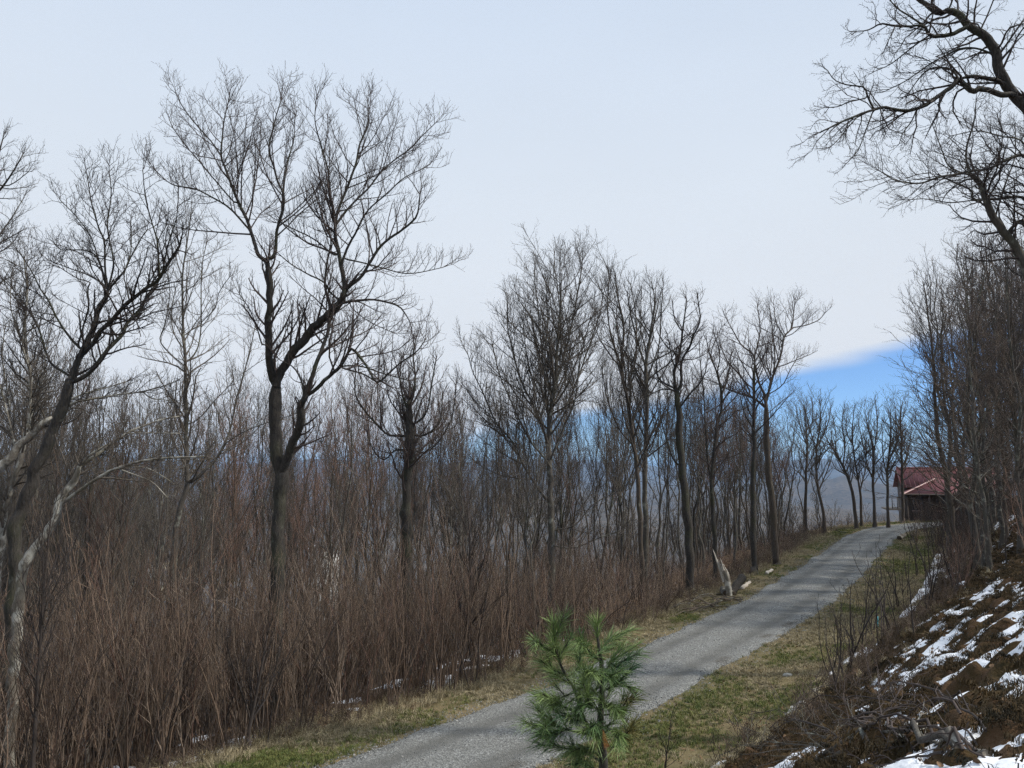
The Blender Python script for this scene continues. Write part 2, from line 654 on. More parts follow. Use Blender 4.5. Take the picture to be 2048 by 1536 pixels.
# ------------------------------------------------------------------ ground sheet out to the horizon
def build_ground():
    inner = np.radians(np.linspace(-39, 39, 430))
    outer = np.radians(np.concatenate([np.linspace(41, 319, 70)]))
    th = np.concatenate([inner, outer])
    rad = np.concatenate([np.geomspace(0.6, 5, 22, endpoint=False), np.geomspace(5, 26, 270, endpoint=False), np.geomspace(26, 90, 110, endpoint=False),
                          np.geomspace(90, 1200, 90, endpoint=False), np.geomspace(1200, 24000, 100)])
    A, R_ = np.meshgrid(th, rad)
    X = (R_ * np.sin(A)).ravel()
    Y = (R_ * np.cos(A)).ravel()
    Z, d, zr, s = ground_height(X, Y)
    V = np.stack([X, Y, Z], 1)
    na, nr = len(th), len(rad)
    i = np.arange(nr - 1)[:, None] * na
    j = np.arange(na)[None, :]
    j2 = (j + 1) % na
    Q = np.stack([i + j, i + na + j, i + na + j2, i + j2], -1).reshape(-1, 4)
    V = np.vstack([V, [[0, 0, gz(0.01, 0.01)]]])
    T = np.stack([np.arange(na), (np.arange(na) + 1) % na, np.full(na, len(V) - 1)], 1)
    me = mesh_from('ground', V, Q, T, [M['ground']])
    r = np.hypot(X, Y)
    jit = (fbm(X * 0.9, Y * 0.9, 55, 3) - 0.5) * 1.0
    red = sstep(-3.5, -3.0, d + jit) * sstep(TOE + 0.5, TOE - 0.2, d + jit)
    grn = sstep(TOE - 0.3, TOE + 0.3, d + jit)
    blue = np.zeros(len(X))
    for (px, Yf, wx, wy) in FIELDS:
        fx = (px - 1024) / F * Yf
        blue = np.maximum(blue, sstep(1.15, 0.9, np.hypot((X - fx) / wx, (Y - Yf) / wy) + 0.5 * (fbm(X / 60, Y / 60, 71, 2) - 0.5)))
    ca = me.color_attributes.new('zone', 'FLOAT_COLOR', 'POINT')
    c = np.ones((len(V), 4), np.float32)
    c[:-1, 0] = red
    c[:-1, 1] = grn
    c[:-1, 2] = blue
    c[-1, :3] = (0, 1, 0)
    ca.data.foreach_set('color', c.ravel())
    add('ground', me, kind='structure')


FIELDS = [(230, 640, 70, 40), (330, 820, 50, 30), (90, 700, 40, 25)]
build_ground()


def build_road():
    C = catmull(ROAD_PTS, 60)
    keep = (C[:, 1] > 4) & (C[:, 1] < 70) & (C[:, 0] < 62)
    C = C[keep]
    seg = np.concatenate([[0], np.cumsum(np.linalg.norm(np.diff(C[:, :2], axis=0), axis=1))])
    u = np.arange(0, seg[-1], 0.14)
    C = np.stack([np.interp(u, seg, C[:, k]) for k in range(3)], 1)
    T = norm(np.gradient(C[:, :2], axis=0))
    Nn = np.stack([T[:, 1], -T[:, 0]], 1)
    w = np.linspace(-2.15, 2.15, 35)
    X = C[:, None, 0] + w[None] * Nn[:, None, 0]
    Y = C[:, None, 1] + w[None] * Nn[:, None, 1]
    W = np.broadcast_to(w, X.shape)
    prof = 0.045 * (1 - (W / 1.9) ** 2)
    rut = np.exp(-((np.abs(W + 0.06 * np.sin(u * 0.22)[:, None]) - 0.82) / 0.26) ** 2)
    edgeoff = (fbm(X * 0.7, Y * 0.7, 91, 4) - 0.5) * 0.20
    Z = C[:, None, 2] + prof - 0.030 * rut + (fbm(X * 2.2, Y * 2.2, 61, 3).reshape(X.shape) - 0.5) * 0.022 - 0.11 * sstep(1.35, 2.15, np.abs(W)) + edgeoff * sstep(1.0, 1.7, np.abs(W))
    n, k = X.shape
    V = np.stack([X, Y, Z], -1).reshape(-1, 3)
    i = np.arange(n - 1)[:, None] * k
    j = np.arange(k - 1)[None]
    Q = np.stack([i + j, i + j + 1, i + k + j + 1, i + k + j], -1).reshape(-1, 4)
    me = mesh_from('gravel_drive', V, Q, None, [M['road']])
    ca = me.color_attributes.new('track', 'FLOAT_COLOR', 'POINT')
    c = np.ones((len(V), 4), np.float32)
    c[:, 0] = np.clip(rut * 1.1 + 0.08, 0, 1).ravel()
    damp = np.exp(-((W - 1.28) / 0.16) ** 2) * sstep(0.55, 0.72, vnoise(np.broadcast_to(u[:, None], X.shape) * 1.6, W * 0 + 2, 5)) * (np.abs(u[:, None] - 25) < 9)
    c[:, 1] = damp.ravel()
    c[:, 2] = 0
    ca.data.foreach_set('color', c.ravel())
    add('gravel_drive', me, kind='structure')


build_road()

# ------------------------------------------------------------------ haze
def build_haze():
    b = Bag()
    top = max(v.co.z for v in bpy.data.objects['ground'].data.vertices)
    low = min(v.co.z for v in bpy.data.objects['ground'].data.vertices)
    b.box((-27000, -27000, low - 1.5), (27000, 27000, max(top + 4, 32)))
    m = bpy.data.materials.new('haze')
    m.use_nodes = True
    t = m.node_tree
    t.nodes.clear()
    o = t.nodes.new('ShaderNodeOutputMaterial')
    v = t.nodes.new('ShaderNodeVolumePrincipled')
    v.inputs['Color'].default_value = (0.40, 0.65, 1.0, 1)
    v.inputs['Density'].default_value = 0.00012
    v.inputs['Anisotropy'].default_value = 0.0
    t.links.new(v.outputs[0], o.inputs['Volume'])
    me = b.mesh('haze', [m], False)
    add('haze', me, kind='stuff', label='thin blue haze filling the distant valley air')


build_haze()

# ------------------------------------------------------------------ growing bare trees
def spawn(P, R, rng, dens, t0, t1, ang, lmul, lmin, lmax, up=0.0, nmin=1, rmul=0.55, lpow=0.6, absolute=None):
    n, k, _ = P.shape
    seglen = np.linalg.norm(np.diff(P, axis=1), axis=2)
    L = seglen.sum(1)
    cnt = np.maximum(np.round(dens * L * (t1 - t0) + rng.uniform(-0.5, 0.5, n)), nmin).astype(int)
    idx = np.repeat(np.arange(n), cnt)
    order = np.concatenate([np.arange(c) for c in cnt]) if n else np.zeros(0)
    t = t0 + (t1 - t0) * (order + rng.uniform(0.1, 0.9, len(idx))) / np.repeat(cnt, cnt)
    f = t * (k - 1)
    a = np.minimum(f.astype(int), k - 2)
    w = (f - a)[:, None]
    start = P[idx, a] * (1 - w) + P[idx, a + 1] * w
    tan = norm(P[idx, a + 1] - P[idx, a])
    rr = R[idx, a] * (1 - w[:, 0]) + R[idx, a + 1] * w[:, 0]
    v = rng.normal(size=(len(idx), 3))
    v[:, 2] += up
    v = norm(v - (v * tan).sum(1, keepdims=True) * tan)
    an = rng.uniform(ang[0], ang[1], len(idx))[:, None]
    d = norm(np.cos(an) * tan + np.sin(an) * v)
    base = L[idx] * lmul if absolute is None else np.full(len(idx), absolute)
    ln = np.clip(base * (1 - lpow * t) * rng.uniform(0.55, 1.25, len(idx)), lmin, lmax)
    rad = np.minimum(rr * rmul + 0.0, rr * 0.9)
    return start, d, ln, rad


def grow(start, d, ln, rad, K, rng, wig=0.2, trop=0.1, rtip=0.25, rmin=0.003, sag=0.0):
    n = len(start)
    P = np.empty((n, K, 3))
    P[:, 0] = start
    step = (ln / (K - 1))[:, None]
    cur = d.copy()
    for k in range(1, K):
        cur = norm(cur + rng.normal(size=(n, 3)) * wig + np.array([0, 0, trop]))
        P[:, k] = P[:, k - 1] + cur * step
    tt = np.linspace(0, 1, K)[None]
    R = np.maximum(rad[:, None] * (1 - (1 - rtip) * tt), rmin)
    return P, R


def ramify(bag, P, R, rng, lv, mi=0):
    """add successive generations of branches to the bag; lv: list of dicts"""
    for q in lv:
        s, d, ln, rad = spawn(P, R, rng, q['dens'], q.get('t0', 0.2), q.get('t1', 1.0), q.get('ang', (0.5, 1.0)), q.get('lmul', 0.4), q['lmin'], q['lmax'],
                              q.get('up', 0.0), q.get('nmin', 1), q.get('rmul', 0.55), q.get('lpow', 0.6))
        rad = np.clip(rad, q['rlo'], q['rhi'])
        P, R = grow(s, d, ln, rad, q.get('K', 4), rng, q.get('wig', 0.2), q.get('trop', 0.1), q.get('rtip', 0.35), q.get('rmin', 0.003))
        bag.tube(P, R, q.get('sides', 3), mi)
    return P, R


def levels(sc=1.0, thick=1.0, trop=0.12, wig=0.16, d2=1.5, d3=3.0, d4=4.0, l2=(0.7, 2.4), l3=(0.35, 1.1), l4=(0.15, 0.5), m2=2.5, m3=2.8, m4=2.9, ang=(0.5, 1.1), up=0.35, t02=0.18):
    return [dict(dens=m2 * d2 / sc, lmul=0.5, lmin=l2[0] * 0.8 * sc, lmax=l2[1] * 1.15 * sc, lpow=0.72, rlo=0.011 * thick, rhi=0.04 * thick, K=6, wig=wig, trop=trop, sides=4, ang=ang, up=up, t0=t02, rmin=0.006 * thick),
            dict(dens=m3 * d3 / sc, lmul=0.5, lmin=l3[0] * 1.1 * sc, lmax=l3[1] * 1.2 * sc, rlo=0.0065 * thick, rhi=0.013 * thick, K=5, wig=wig, trop=trop, sides=3, ang=ang, up=up, rmin=0.004 * thick),
            dict(dens=m4 * d4 / sc, lmul=0.45, lmin=l4[0] * sc, lmax=l4[1] * sc, rlo=0.0042 * thick, rhi=0.0062 * thick, K=3, wig=wig, trop=trop * 1.4, sides=3, ang=ang, up=up, rmin=0.0028 * thick)]


def resample(P, R, step):
    seg = np.concatenate([[0], np.cumsum(np.linalg.norm(np.diff(P, axis=0), axis=1))])
    n = max(4, int(seg[-1] / step) + 1)
    u = np.linspace(0, seg[-1], n)
    return np.stack([np.interp(u, seg, P[:, k]) for k in range(3)], 1), np.interp(u, seg, R)


def hero(name, label, cat, Y, limbs, seed, bark, twig, lv, group=None, drift=0.35, to_ground=True, origin_px=None, upto=1.0, burl=0.0, limb_lv=None, ws=1.0):
    """a tree whose trunk and main limbs follow the photograph; limbs: (pixel path, width px at start, at end)"""
    rng = np.random.default_rng(seed)
    built_px, built_y = [], []
    P3, R3 = [], []
    for li, (path, w0, w1) in enumerate(limbs):
        w0, w1 = w0 * ws, max(w1 * ws, min(w1, 1.6))
        path = np.array(path, float)
        if li == 0:
            ys = np.full(len(path), float(Y))
        else:
            bp = np.vstack(built_px)
            by = np.concatenate(built_y)
            k = np.hypot(*(bp - path[0]).T).argmin()
            y0 = by[k]
            own = np.concatenate([np.full(len(q), i_) for i_, q in enumerate(built_px)])
            back = [j_ for j_ in range(k, -1, -1) if own[j_] == own[k] and np.hypot(*(bp[j_] - path[0])) > 0.9 * w0]
            if back:
                path = np.vstack([bp[back[0]], path])
                y0 = by[back[0]]
            seg = np.concatenate([[0], np.cumsum(np.hypot(*np.diff(path, axis=0).T))]) / F * Y
            a = rng.choice([-1, 1]) * rng.uniform(0.25, 1.0) * drift
            ys = y0 + a * seg + 0.12 * np.sin(seg * 1.3 + rng.uniform(0, 6)) * np.minimum(seg, 1)
        pts = np.array([at(p[0], p[1], yy) for p, yy in zip(path, ys)])
        rad = np.linspace(w0, w1, len(path)) / 2 / F * Y
        if li == 0 and to_ground:
            gx, gy = pts[0, 0], pts[0, 1]
            zg = gz(gx, gy)
            root = np.array([[gx + (pts[0, 0] - pts[1, 0]) * 0.3, gy, zg - 0.25], [gx + (pts[0, 0] - pts[1, 0]) * 0.15, gy, zg + 0.3]])
            pts = np.vstack([root, pts])
            rad = np.concatenate([[rad[0] * 1.6, rad[0] * 1.18], rad])
            path = np.vstack([[path[0], path[0]], path])
            ys = np.concatenate([[Y, Y], ys])
        cr = catmull(np.column_stack([pts, rad, path, ys]), 6)
        built_px.append(cr[:, 4:6])
        built_y.append(cr[:, 6])
        p, r = resample(cr[:, :3], cr[:, 3], max(0.10, 0.007 * Y))
        nz = rng.normal(size=p.shape)
        nz = (nz + np.roll(nz, 1, 0) + np.roll(nz, -1, 0)) / 3
        nz[0] = 0
        p = p + nz * np.minimum(r[:, None] * 0.35, 0.035)
        rn = rng.normal(size=r.shape)
        r = r * (1 + 0.045 * (rn + np.roll(rn, 1) + np.roll(rn, 2)) / 1.7)
        if r[-1] > 0.03:
            r[-3:] *= np.array([0.95, 0.8, 0.45])
        if burl and li == 0:
            r = r * (1 + burl * np.clip(rng.normal(size=r.shape), 0, 2) * sstep(0.45, 0.7, np.linspace(0, 1, len(r))))
        P3.append(p)
        R3.append(np.maximum(r, 0.006))
    base = np.array([P3[0][0][0], P3[0][0][1], gz(P3[0][0][0], P3[0][0][1]) if to_ground else P3[0][0][2]])
    root = empty(name, base, label, cat, group)
    crown = Bag()
    for li, (p, r) in enumerate(zip(P3, R3)):
        b = Bag()
        b.tube(p, r, 10 if r[0] > 0.1 else (7 if r[0] > 0.04 else 5), 0, True)
        me = b.mesh('trunk' if li == 0 else 'limb', [bark], True, base)
        add('trunk' if li == 0 else 'limb', me, root)
        # resample coarse for the spawner
        q, rr = resample(p, r, max(0.25, np.linalg.norm(p[-1] - p[0]) / 18))
        L = lv if (li or limb_lv is None) else limb_lv
        L = [dict(x) for x in L]
        if li == 0:
            L[0]['t0'] = max(L[0].get('t0', 0.2), upto)
        if L[0]['t0'] < 0.97:
            ramify(crown, q[None], rr[None], rng, L)
        # the limb's end carries on as a spray
        tip = q[-1:][None]
        s = np.repeat(q[-1:], 3, 0)
        d0 = norm(q[-1] - q[-3])
        dd = norm(d0 + rng.normal(size=(3, 3)) * 0.35)
        P_, R_ = grow(s, dd, rng.uniform(0.5, 1.2, 3) * lv[0]['lmax'] * 0.26, np.full(3, max(rr[-1] * 0.8, 0.006)), 6, rng, 0.14, 0.10, 0.3, 0.004)
        crown.tube(P_, R_, 4)
        ramify(crown, P_, R_, rng, lv[1:])
    add('crown', crown.mesh('crown', [twig], True, base), root)
    return root


G = M
# 1 the big forked tree
T1 = [([(545, 1370), (549, 1250), (556, 1100), (558, 1000), (563, 960), (558, 927), (551, 877), (550, 800), (552, 767)], 46, 40),
      ([(552, 770), (542, 747), (538, 707), (538, 650), (538, 593), (536, 550), (533, 520)], 26, 19),
      ([(533, 522), (517, 510), (507, 483), (497, 447), (473, 397), (457, 353), (443, 313), (445, 267), (450, 233), (460, 190)], 15, 3),
      ([(500, 460), (463, 420), (430, 397), (390, 378), (345, 369), (315, 345)], 8, 2.5),
      ([(470, 405), (440, 372), (405, 330), (372, 292), (345, 255)], 6, 2),
      ([(443, 313), (420, 280), (385, 240), (362, 208), (354, 190)], 6, 2),
      ([(533, 522), (547, 515), (553, 490), (553, 460), (565, 423), (567, 390), (557, 367), (547, 333), (538, 300), (550, 240), (562, 200)], 14, 3),
      ([(567, 390), (573, 333), (587, 280), (590, 230)], 7, 2),
      ([(552, 770), (560, 747), (580, 713), (607, 680), (633, 650), (660, 627), (683, 603), (690, 577)], 30, 22),
      ([(690, 580), (687, 560), (680, 517), (670, 467), (672, 433), (687, 393), (710, 333), (720, 287), (737, 247), (735, 200)], 17, 3),
      ([(671, 455), (663, 400), (657, 347), (643, 293), (630, 243), (632, 200)], 9, 2.5),
      ([(672, 450), (700, 413), (733, 380), (773, 333), (817, 300), (843, 273), (872, 245)], 9, 2.5),
      ([(683, 530), (693, 500), (710, 467), (737, 420), (770, 390), (807, 357), (850, 335)], 10, 2.5),
      ([(690, 580), (720, 557), (740, 523), (767, 487), (800, 463), (830, 437), (837, 420), (840, 390)], 13, 4),
      ([(700, 520), (733, 527), (767, 537), (810, 547), (850, 543), (885, 535)], 6, 2),
      ([(683, 603), (663, 587), (647, 563), (613, 547), (580, 527), (557, 507)], 8, 3),
      ([(667, 510), (640, 487), (613, 470), (590, 460), (565, 447)], 6, 3),
      ([(686, 606), (717, 600), (750, 600), (793, 610), (810, 627), (820, 645)], 10, 3),
      ([(700, 612), (733, 640), (780, 663)], 4, 2),
      ([(562, 940), (572, 927), (587, 887), (598, 850), (603, 810), (613, 787)], 30, 24),
      ([(613, 787), (617, 770), (630, 740), (643, 700), (657, 660), (660, 620), (650, 570), (655, 517), (662, 480), (650, 430)], 17, 4),
      ([(613, 790), (630, 780), (650, 760), (677, 737), (690, 720), (703, 697), (720, 713), (733, 733), (753, 765), (777, 747), (800, 727), (833, 703), (850, 680)], 14, 3),
      ([(680, 733), (720, 733), (767, 747), (813, 760)], 7, 3),
      ([(684, 736), (727, 748), (753, 764)], 7, 4),
      ([(609, 790), (603, 760), (587, 735), (560, 720)], 8, 3),
      ([(538, 690), (525, 690), (515, 660), (500, 620), (480, 590)], 6, 2),
      ([(545, 1000), (500, 860), (470, 855), (420, 872)], 3, 2)][:-1]
LV1 = levels(1.0, 0.85, trop=0.12, wig=0.12, d2=2.35, d3=3.2, d4=2.8, l2=(0.6, 2.5), l3=(0.35, 1.1), l4=(0.16, 0.45), up=0.7)
hero('bare_tree', 'tallest dark forked tree with twin trunks rising from the brush left of the drive', 'tree', 20.0, T1, 11, M['bark_dark'], M['twig_dark'], LV1, ws=0.62, upto=0.98)

# 2 the leaning trees at the left edge
T0 = [([(28, 1180), (30, 1090), (36, 1033), (50, 1000), (67, 957), (88, 907), (110, 850), (127, 813), (143, 757)], 36, 28),
      ([(143, 757), (152, 727), (167, 700), (187, 653), (203, 613), (216, 580)], 22, 15),
      ([(216, 580), (207, 553), (200, 527), (187, 507), (160, 500), (123, 500)], 9, 3),
      ([(216, 578), (210, 540), (208, 483), (195, 450), (182, 400), (172, 340)], 9, 2.5),
      ([(216, 578), (227, 533), (223, 500), (215, 450), (222, 390), (218, 330)], 8, 2.5),
      ([(217, 580), (247, 543), (257, 523), (280, 480), (295, 460)], 8, 3),
      ([(214, 575), (200, 563), (170, 547), (135, 535), (97, 520)], 7, 2.5),
      ([(172, 702), (200, 667), (220, 643), (247, 613), (267, 597), (290, 577), (313, 563), (323, 550), (333, 530), (347, 510), (358, 493)], 15, 7),
      ([(320, 552), (317, 517), (313, 477), (300, 433), (290, 390), (285, 340)], 7, 2),
      ([(325, 545), (333, 500), (340, 477), (353, 433), (357, 390)], 6, 2),
      ([(258, 603), (253, 573), (248, 550), (262, 500), (262, 440)], 6, 2),
      ([(145, 765), (167, 753), (187, 737), (213, 703), (243, 670), (253, 647), (277, 623), (293, 597), (310, 573), (322, 553)], 14, 9),
      ([(140, 752), (110, 733), (97, 717), (83, 677), (73, 647), (57, 620), (33, 587), (8, 560)], 9, 3),
      ([(153, 690), (130, 663), (113, 633), (97, 600), (80, 577), (67, 550), (47, 517), (17, 477)], 8, 2.5),
      ([(156, 690), (167, 653), (177, 617), (175, 580), (180, 563), (163, 560), (143, 550), (120, 535)], 7, 2.5),
      ([(200, 527), (180, 470), (150, 430), (120, 400)], 5, 2)]
LV0 = levels(0.95, 0.78, trop=0.09, wig=0.16, d2=2.5, d3=3.6, d4=3.0, l2=(0.5, 1.9), l3=(0.3, 0.8), l4=(0.14, 0.4), up=0.6)
hero('bare_tree', 'dark tree leaning right at the left edge with three rising stems and a broken top', 'tree', 17.0, T0, 12, M['bark_dark'], M['twig_dark'], LV0, ws=0.68, upto=0.99)
T0D = [([(40, 1190), (60, 1113), (83, 1080), (103, 1050), (117, 1010), (133, 983), (150, 957), (160, 933)], 26, 17),
       ([(160, 935), (187, 913), (217, 893), (253, 867), (283, 853), (320, 840), (360, 833)], 13, 4),
       ([(120, 1010), (150, 987), (200, 953), (233, 937), (283, 923), (323, 917), (377, 915), (410, 913)], 11, 4),
       ([(150, 950), (173, 915), (213, 890), (240, 880)], 5, 4),
       ([(255, 867), (300, 866), (360, 867)], 4, 2.5),
       ([(233, 937), (270, 950), (305, 965), (335, 995)], 4, 2),
       ([(243, 935), (290, 935), (330, 955), (350, 970)], 4, 2)]
LVD = levels(0.8, 0.75, trop=0.05, wig=0.2, d2=1.9, d3=3.2, d4=2.6, l2=(0.4, 1.2), l3=(0.25, 0.7), l4=(0.12, 0.35), up=0.5)
hero('bare_tree', 'pale-barked tree at lower left with long limbs arching low to the right', 'tree', 15.5, T0D, 13, M['bark_pale'], M['twig_grey'], LVD, ws=0.72, upto=0.9)
T0C = [([(-60, 1040), (-20, 960), (33, 900), (60, 873), (83, 850), (105, 835)], 26, 18),
       ([(105, 835), (133, 815), (150, 805), (187, 798), (233, 790), (287, 783), (333, 770), (352, 762)], 9, 3),
       ([(130, 812), (140, 800), (167, 787), (207, 777), (253, 763)], 7, 3),
       ([(285, 783), (303, 797), (350, 803), (370, 817)], 5, 2.5),
       ([(60, 872), (58, 830), (62, 790), (60, 740), (45, 690), (52, 620)], 9, 3),
       ([(33, 900), (20, 850), (8, 800), (-10, 740)], 8, 3)]
hero('bare_tree', 'lichen-grey tree leaning in from the left edge behind the dark leaning tree', 'tree', 19.0, T0C, 14, M['bark_pale'], M['twig_grey'], LVD, ws=0.7, upto=0.9)
T0B = [([(-10, 1200), (5, 1075), (8, 1040), (17, 1003), (33, 950), (50, 877), (62, 820), (62, 767), (52, 700), (50, 640), (55, 580), (48, 520)], 20, 4),
       ([(40, 920), (20, 860), (18, 800), (5, 730), (8, 660)], 8, 3),
       ([(62, 800), (85, 760), (92, 700), (105, 650)], 6, 2),
       ([(52, 700), (30, 650), (20, 600), (25, 550)], 5, 2)]
hero('bare_tree', 'slender white-patched birch-like stem at the far left edge', 'tree', 21.0, T0B, 15, M['bark_pale'], M['twig_grey'], levels(0.9, 0.8, d2=2.4, d3=3.6, d4=2.8, l2=(0.4, 1.3), l3=(0.3, 0.8), l4=(0.14, 0.4)), ws=0.7, upto=0.35)
T00 = [([(-90, 1150), (-80, 900), (-70, 650), (-55, 480)], 30, 18),
       ([(-55, 480), (-30, 420), (0, 380), (25, 345), (45, 310)], 10, 3), ([(-55, 490), (-40, 400), (-10, 330), (5, 280)], 9, 3), ([(-60, 560), (-20, 500), (20, 440), (45, 400)], 8, 2.5), ([(-10, 370), (20, 370), (55, 345)], 5, 2)]
hero('bare_tree', 'grey crown reaching in from beyond the left edge, high up', 'tree', 22.0, T00, 16, M['bark_grey'], M['twig_grey'], levels(1.0, 0.8, d2=2.0, d3=3.4, d4=3, l2=(0.5, 1.5), l3=(0.3, 0.8), l4=(0.14, 0.4)), ws=0.7, upto=0.8)
T2 = [([(345, 1200), (347, 1120), (350, 1083), (358, 1033), (367, 993), (373, 967), (373, 917), (373, 867), (372, 800), (372, 750), (370, 700), (367, 660), (365, 600), (367, 533), (377, 467), (382, 430)], 24, 3),
      ([(373, 967), (393, 957), (423, 927), (447, 893), (462, 855), (470, 810), (482, 767), (500, 700), (510, 655)], 12, 3),
      ([(447, 890), (480, 868), (520, 850), (560, 838), (600, 825)], 4, 2),
      ([(370, 733), (340, 707), (320, 680), (330, 647), (340, 587), (334, 550)], 6, 2),
      ([(371, 725), (383, 717), (397, 690), (402, 647), (402, 583), (404, 533), (412, 490)], 7, 2),
      ([(402, 645), (430, 617), (437, 587), (460, 553)], 4, 2),
      ([(369, 700), (353, 677), (342, 640), (350, 580)], 5, 2),
      ([(373, 850), (400, 835), (430, 800), (460, 770)], 5, 2)]
hero('bare_tree', 'thin grey tree with a low curving limb, left of the big forked tree', 'tree', 24.0, T2, 17, M['bark_grey'], M['twig_grey'], levels(1.0, 0.9, d2=1.7, d3=2.8, d4=2.4, l2=(0.5, 1.6), l3=(0.3, 0.8), l4=(0.14, 0.4)), ws=0.58, upto=0.45)
# 3 the gnarled tree
T3 = [([(815, 1390), (815, 1200), (813, 1000), (813, 950), (824, 905), (820, 867), (817, 840), (822, 800)], 27, 17),
      ([(815, 872), (795, 872), (773, 868), (743, 837), (720, 807), (710, 783), (712, 740)], 9, 3),
      ([(820, 860), (835, 872), (858, 865), (880, 840), (885, 790)], 9, 3),
      ([(820, 830), (808, 800), (800, 760), (803, 715)], 8, 3), ([(822, 805), (830, 760), (826, 710), (832, 680)], 8, 3), ([(824, 850), (850, 830), (862, 780), (872, 720)], 7, 3),
      ([(815, 900), (790, 900), (770, 920), (750, 905), (735, 870)], 6, 2.5), ([(826, 900), (850, 905), (880, 880), (905, 830), (912, 770)], 6, 2.5), ([(822, 880), (815, 850), (780, 800), (770, 750)], 6, 2)]
hero('bare_tree', 'gnarled dark tree with burls and a low bushy crown right of the big forked tree', 'tree', 26.0, T3, 18, M['bark_dark'], M['twig_dark'], levels(1.0, 1.0, trop=0.2, d2=2.4, d3=3.0, d4=2.4, l2=(0.4, 1.7), l3=(0.3, 0.8), l4=(0.14, 0.4)), ws=0.75, upto=0.7, burl=0.35)
# 4 the fan crowned tree
T4 = [([(1105, 1250), (1103, 1080), (1100, 960), (1098, 890), (1103, 820), (1112, 740), (1117, 663), (1122, 585), (1122, 535)], 24, 3),
      ([(1100, 870), (1093, 797), (1083, 700), (1075, 610), (1068, 545)], 9, 2.5),
      ([(1108, 780), (1133, 697), (1153, 597), (1162, 545), (1165, 515)], 10, 2.5),
      ([(1098, 890), (1067, 813), (1040, 755), (1025, 700), (1015, 650), (1015, 600)], 10, 2.5),
      ([(1100, 1010), (1075, 975), (1047, 930), (1023, 880), (993, 847), (967, 787), (947, 747), (935, 705)], 11, 2.5),
      ([(1102, 850), (1140, 797), (1177, 697), (1198, 630), (1210, 575)], 9, 2.5),
      ([(1099, 930), (1060, 880), (1030, 820), (1000, 750), (985, 690)], 8, 2),
      ([(1101, 920), (1125, 860), (1150, 800), (1160, 720), (1180, 640)], 8, 2),
      ([(1105, 800), (1090, 720), (1095, 640), (1092, 560)], 8, 2), ([(1096, 900), (1078, 820), (1055, 720), (1045, 640)], 7, 2),
      ([(1105, 1060), (1150, 1050), (1185, 1010), (1230, 985)], 6, 2), ([(1105, 1090), (1150, 1095), (1200, 1075), (1245, 1060)], 5, 2)]
LV4 = levels(1.15, 1.1, trop=0.08, wig=0.13, d2=2.1, d3=3.2, d4=2.4, l2=(0.7, 2.6), l3=(0.4, 1.2), l4=(0.2, 0.55), ang=(0.4, 0.95), up=0.4)
hero('bare_tree', 'broad fan-crowned tree with many upswept limbs, tallest in the middle of the wood edge', 'tree', 32.0, T4, 19, M['bark_grey'], M['twig_grey'], LV4, ws=0.62, upto=0.5)
LV5 = levels(1.2, 1.05, trop=0.09, wig=0.13, d2=1.6, d3=2.6, d4=2.0, l2=(0.6, 2.2), l3=(0.4, 1.1), l4=(0.2, 0.5), ang=(0.4, 0.95), up=0.4)
T5 = [([(1292, 1210), (1291, 1050), (1290, 930), (1293, 797), (1293, 730), (1300, 675), (1309, 615), (1307, 580)], 20, 3),
      ([(1293, 740), (1277, 690), (1262, 630), (1255, 585)], 9, 2.5), ([(1294, 760), (1315, 700), (1322, 640), (1325, 580)], 7, 2), ([(1291, 850), (1270, 800), (1262, 740), (1280, 670), (1282, 600)], 7, 2)]
hero('bare_tree', 'straight tree with a brushy rounded top just right of the fan-crowned tree', 'tree', 37.0, T5, 20, M['bark_grey'], M['twig_grey'], LV5, ws=0.65, upto=0.45)
T5B = [([(1285, 1190), (1278, 1000), (1270, 897), (1255, 800), (1243, 730), (1247, 655), (1235, 590), (1232, 562)], 15, 3),
       ([(1245, 740), (1225, 680), (1215, 620), (1218, 560)], 7, 2), ([(1252, 780), (1270, 720), (1272, 640), (1262, 570)], 6, 2), ([(1268, 890), (1240, 860), (1215, 800), (1205, 740)], 6, 2)]
hero('bare_tree', 'bent tree crossing behind the straight brushy-topped tree, leaning slightly left', 'tree', 35.0, T5B, 21, M['bark_brown'], M['twig_grey'], LV5, ws=0.7, upto=0.4)
T6 = [([(1382, 1190), (1377, 1080), (1373, 1013), (1363, 930), (1357, 830), (1353, 780)], 24, 18),
      ([(1353, 782), (1347, 743), (1357, 717), (1363, 677), (1367, 647), (1373, 600)], 11, 3), ([(1354, 782), (1363, 765), (1363, 723), (1380, 693), (1387, 670), (1400, 640), (1396, 600)], 10, 3),
      ([(1360, 815), (1380, 787), (1397, 770), (1410, 747), (1415, 720)], 7, 2.5), ([(1352, 778), (1323, 763), (1312, 740), (1318, 700)], 7, 2.5), ([(1354, 782), (1325, 778), (1308, 786)], 6, 2.5),
      ([(1366, 665), (1350, 640), (1345, 610)], 5, 2), ([(1358, 712), (1335, 695), (1318, 670)], 5, 2), ([(1364, 935), (1345, 915), (1325, 850), (1318, 820)], 6, 2)]
LV6 = levels(1.1, 0.95, trop=0.06, wig=0.2, d2=1.7, d3=2.8, d4=2.2, l2=(0.5, 1.6), l3=(0.35, 0.9), l4=(0.18, 0.45), up=0.4)
hero('bare_tree', 'twisting dark tree with an open knotted crown and crooked side limbs', 'tree', 36.0, T6, 22, M['bark_dark'], M['twig_dark'], LV6, ws=0.72, upto=0.9)
T6B = [([(1432, 1190), (1428, 1060), (1423, 960), (1433, 863), (1443, 813), (1437, 757), (1420, 713), (1413, 680)], 15, 3),
       ([(1424, 980), (1413, 897), (1408, 797), (1402, 740), (1398, 690)], 8, 2), ([(1440, 800), (1455, 760), (1462, 710)], 6, 2), ([(1434, 750), (1440, 710), (1430, 670)], 5, 2)]
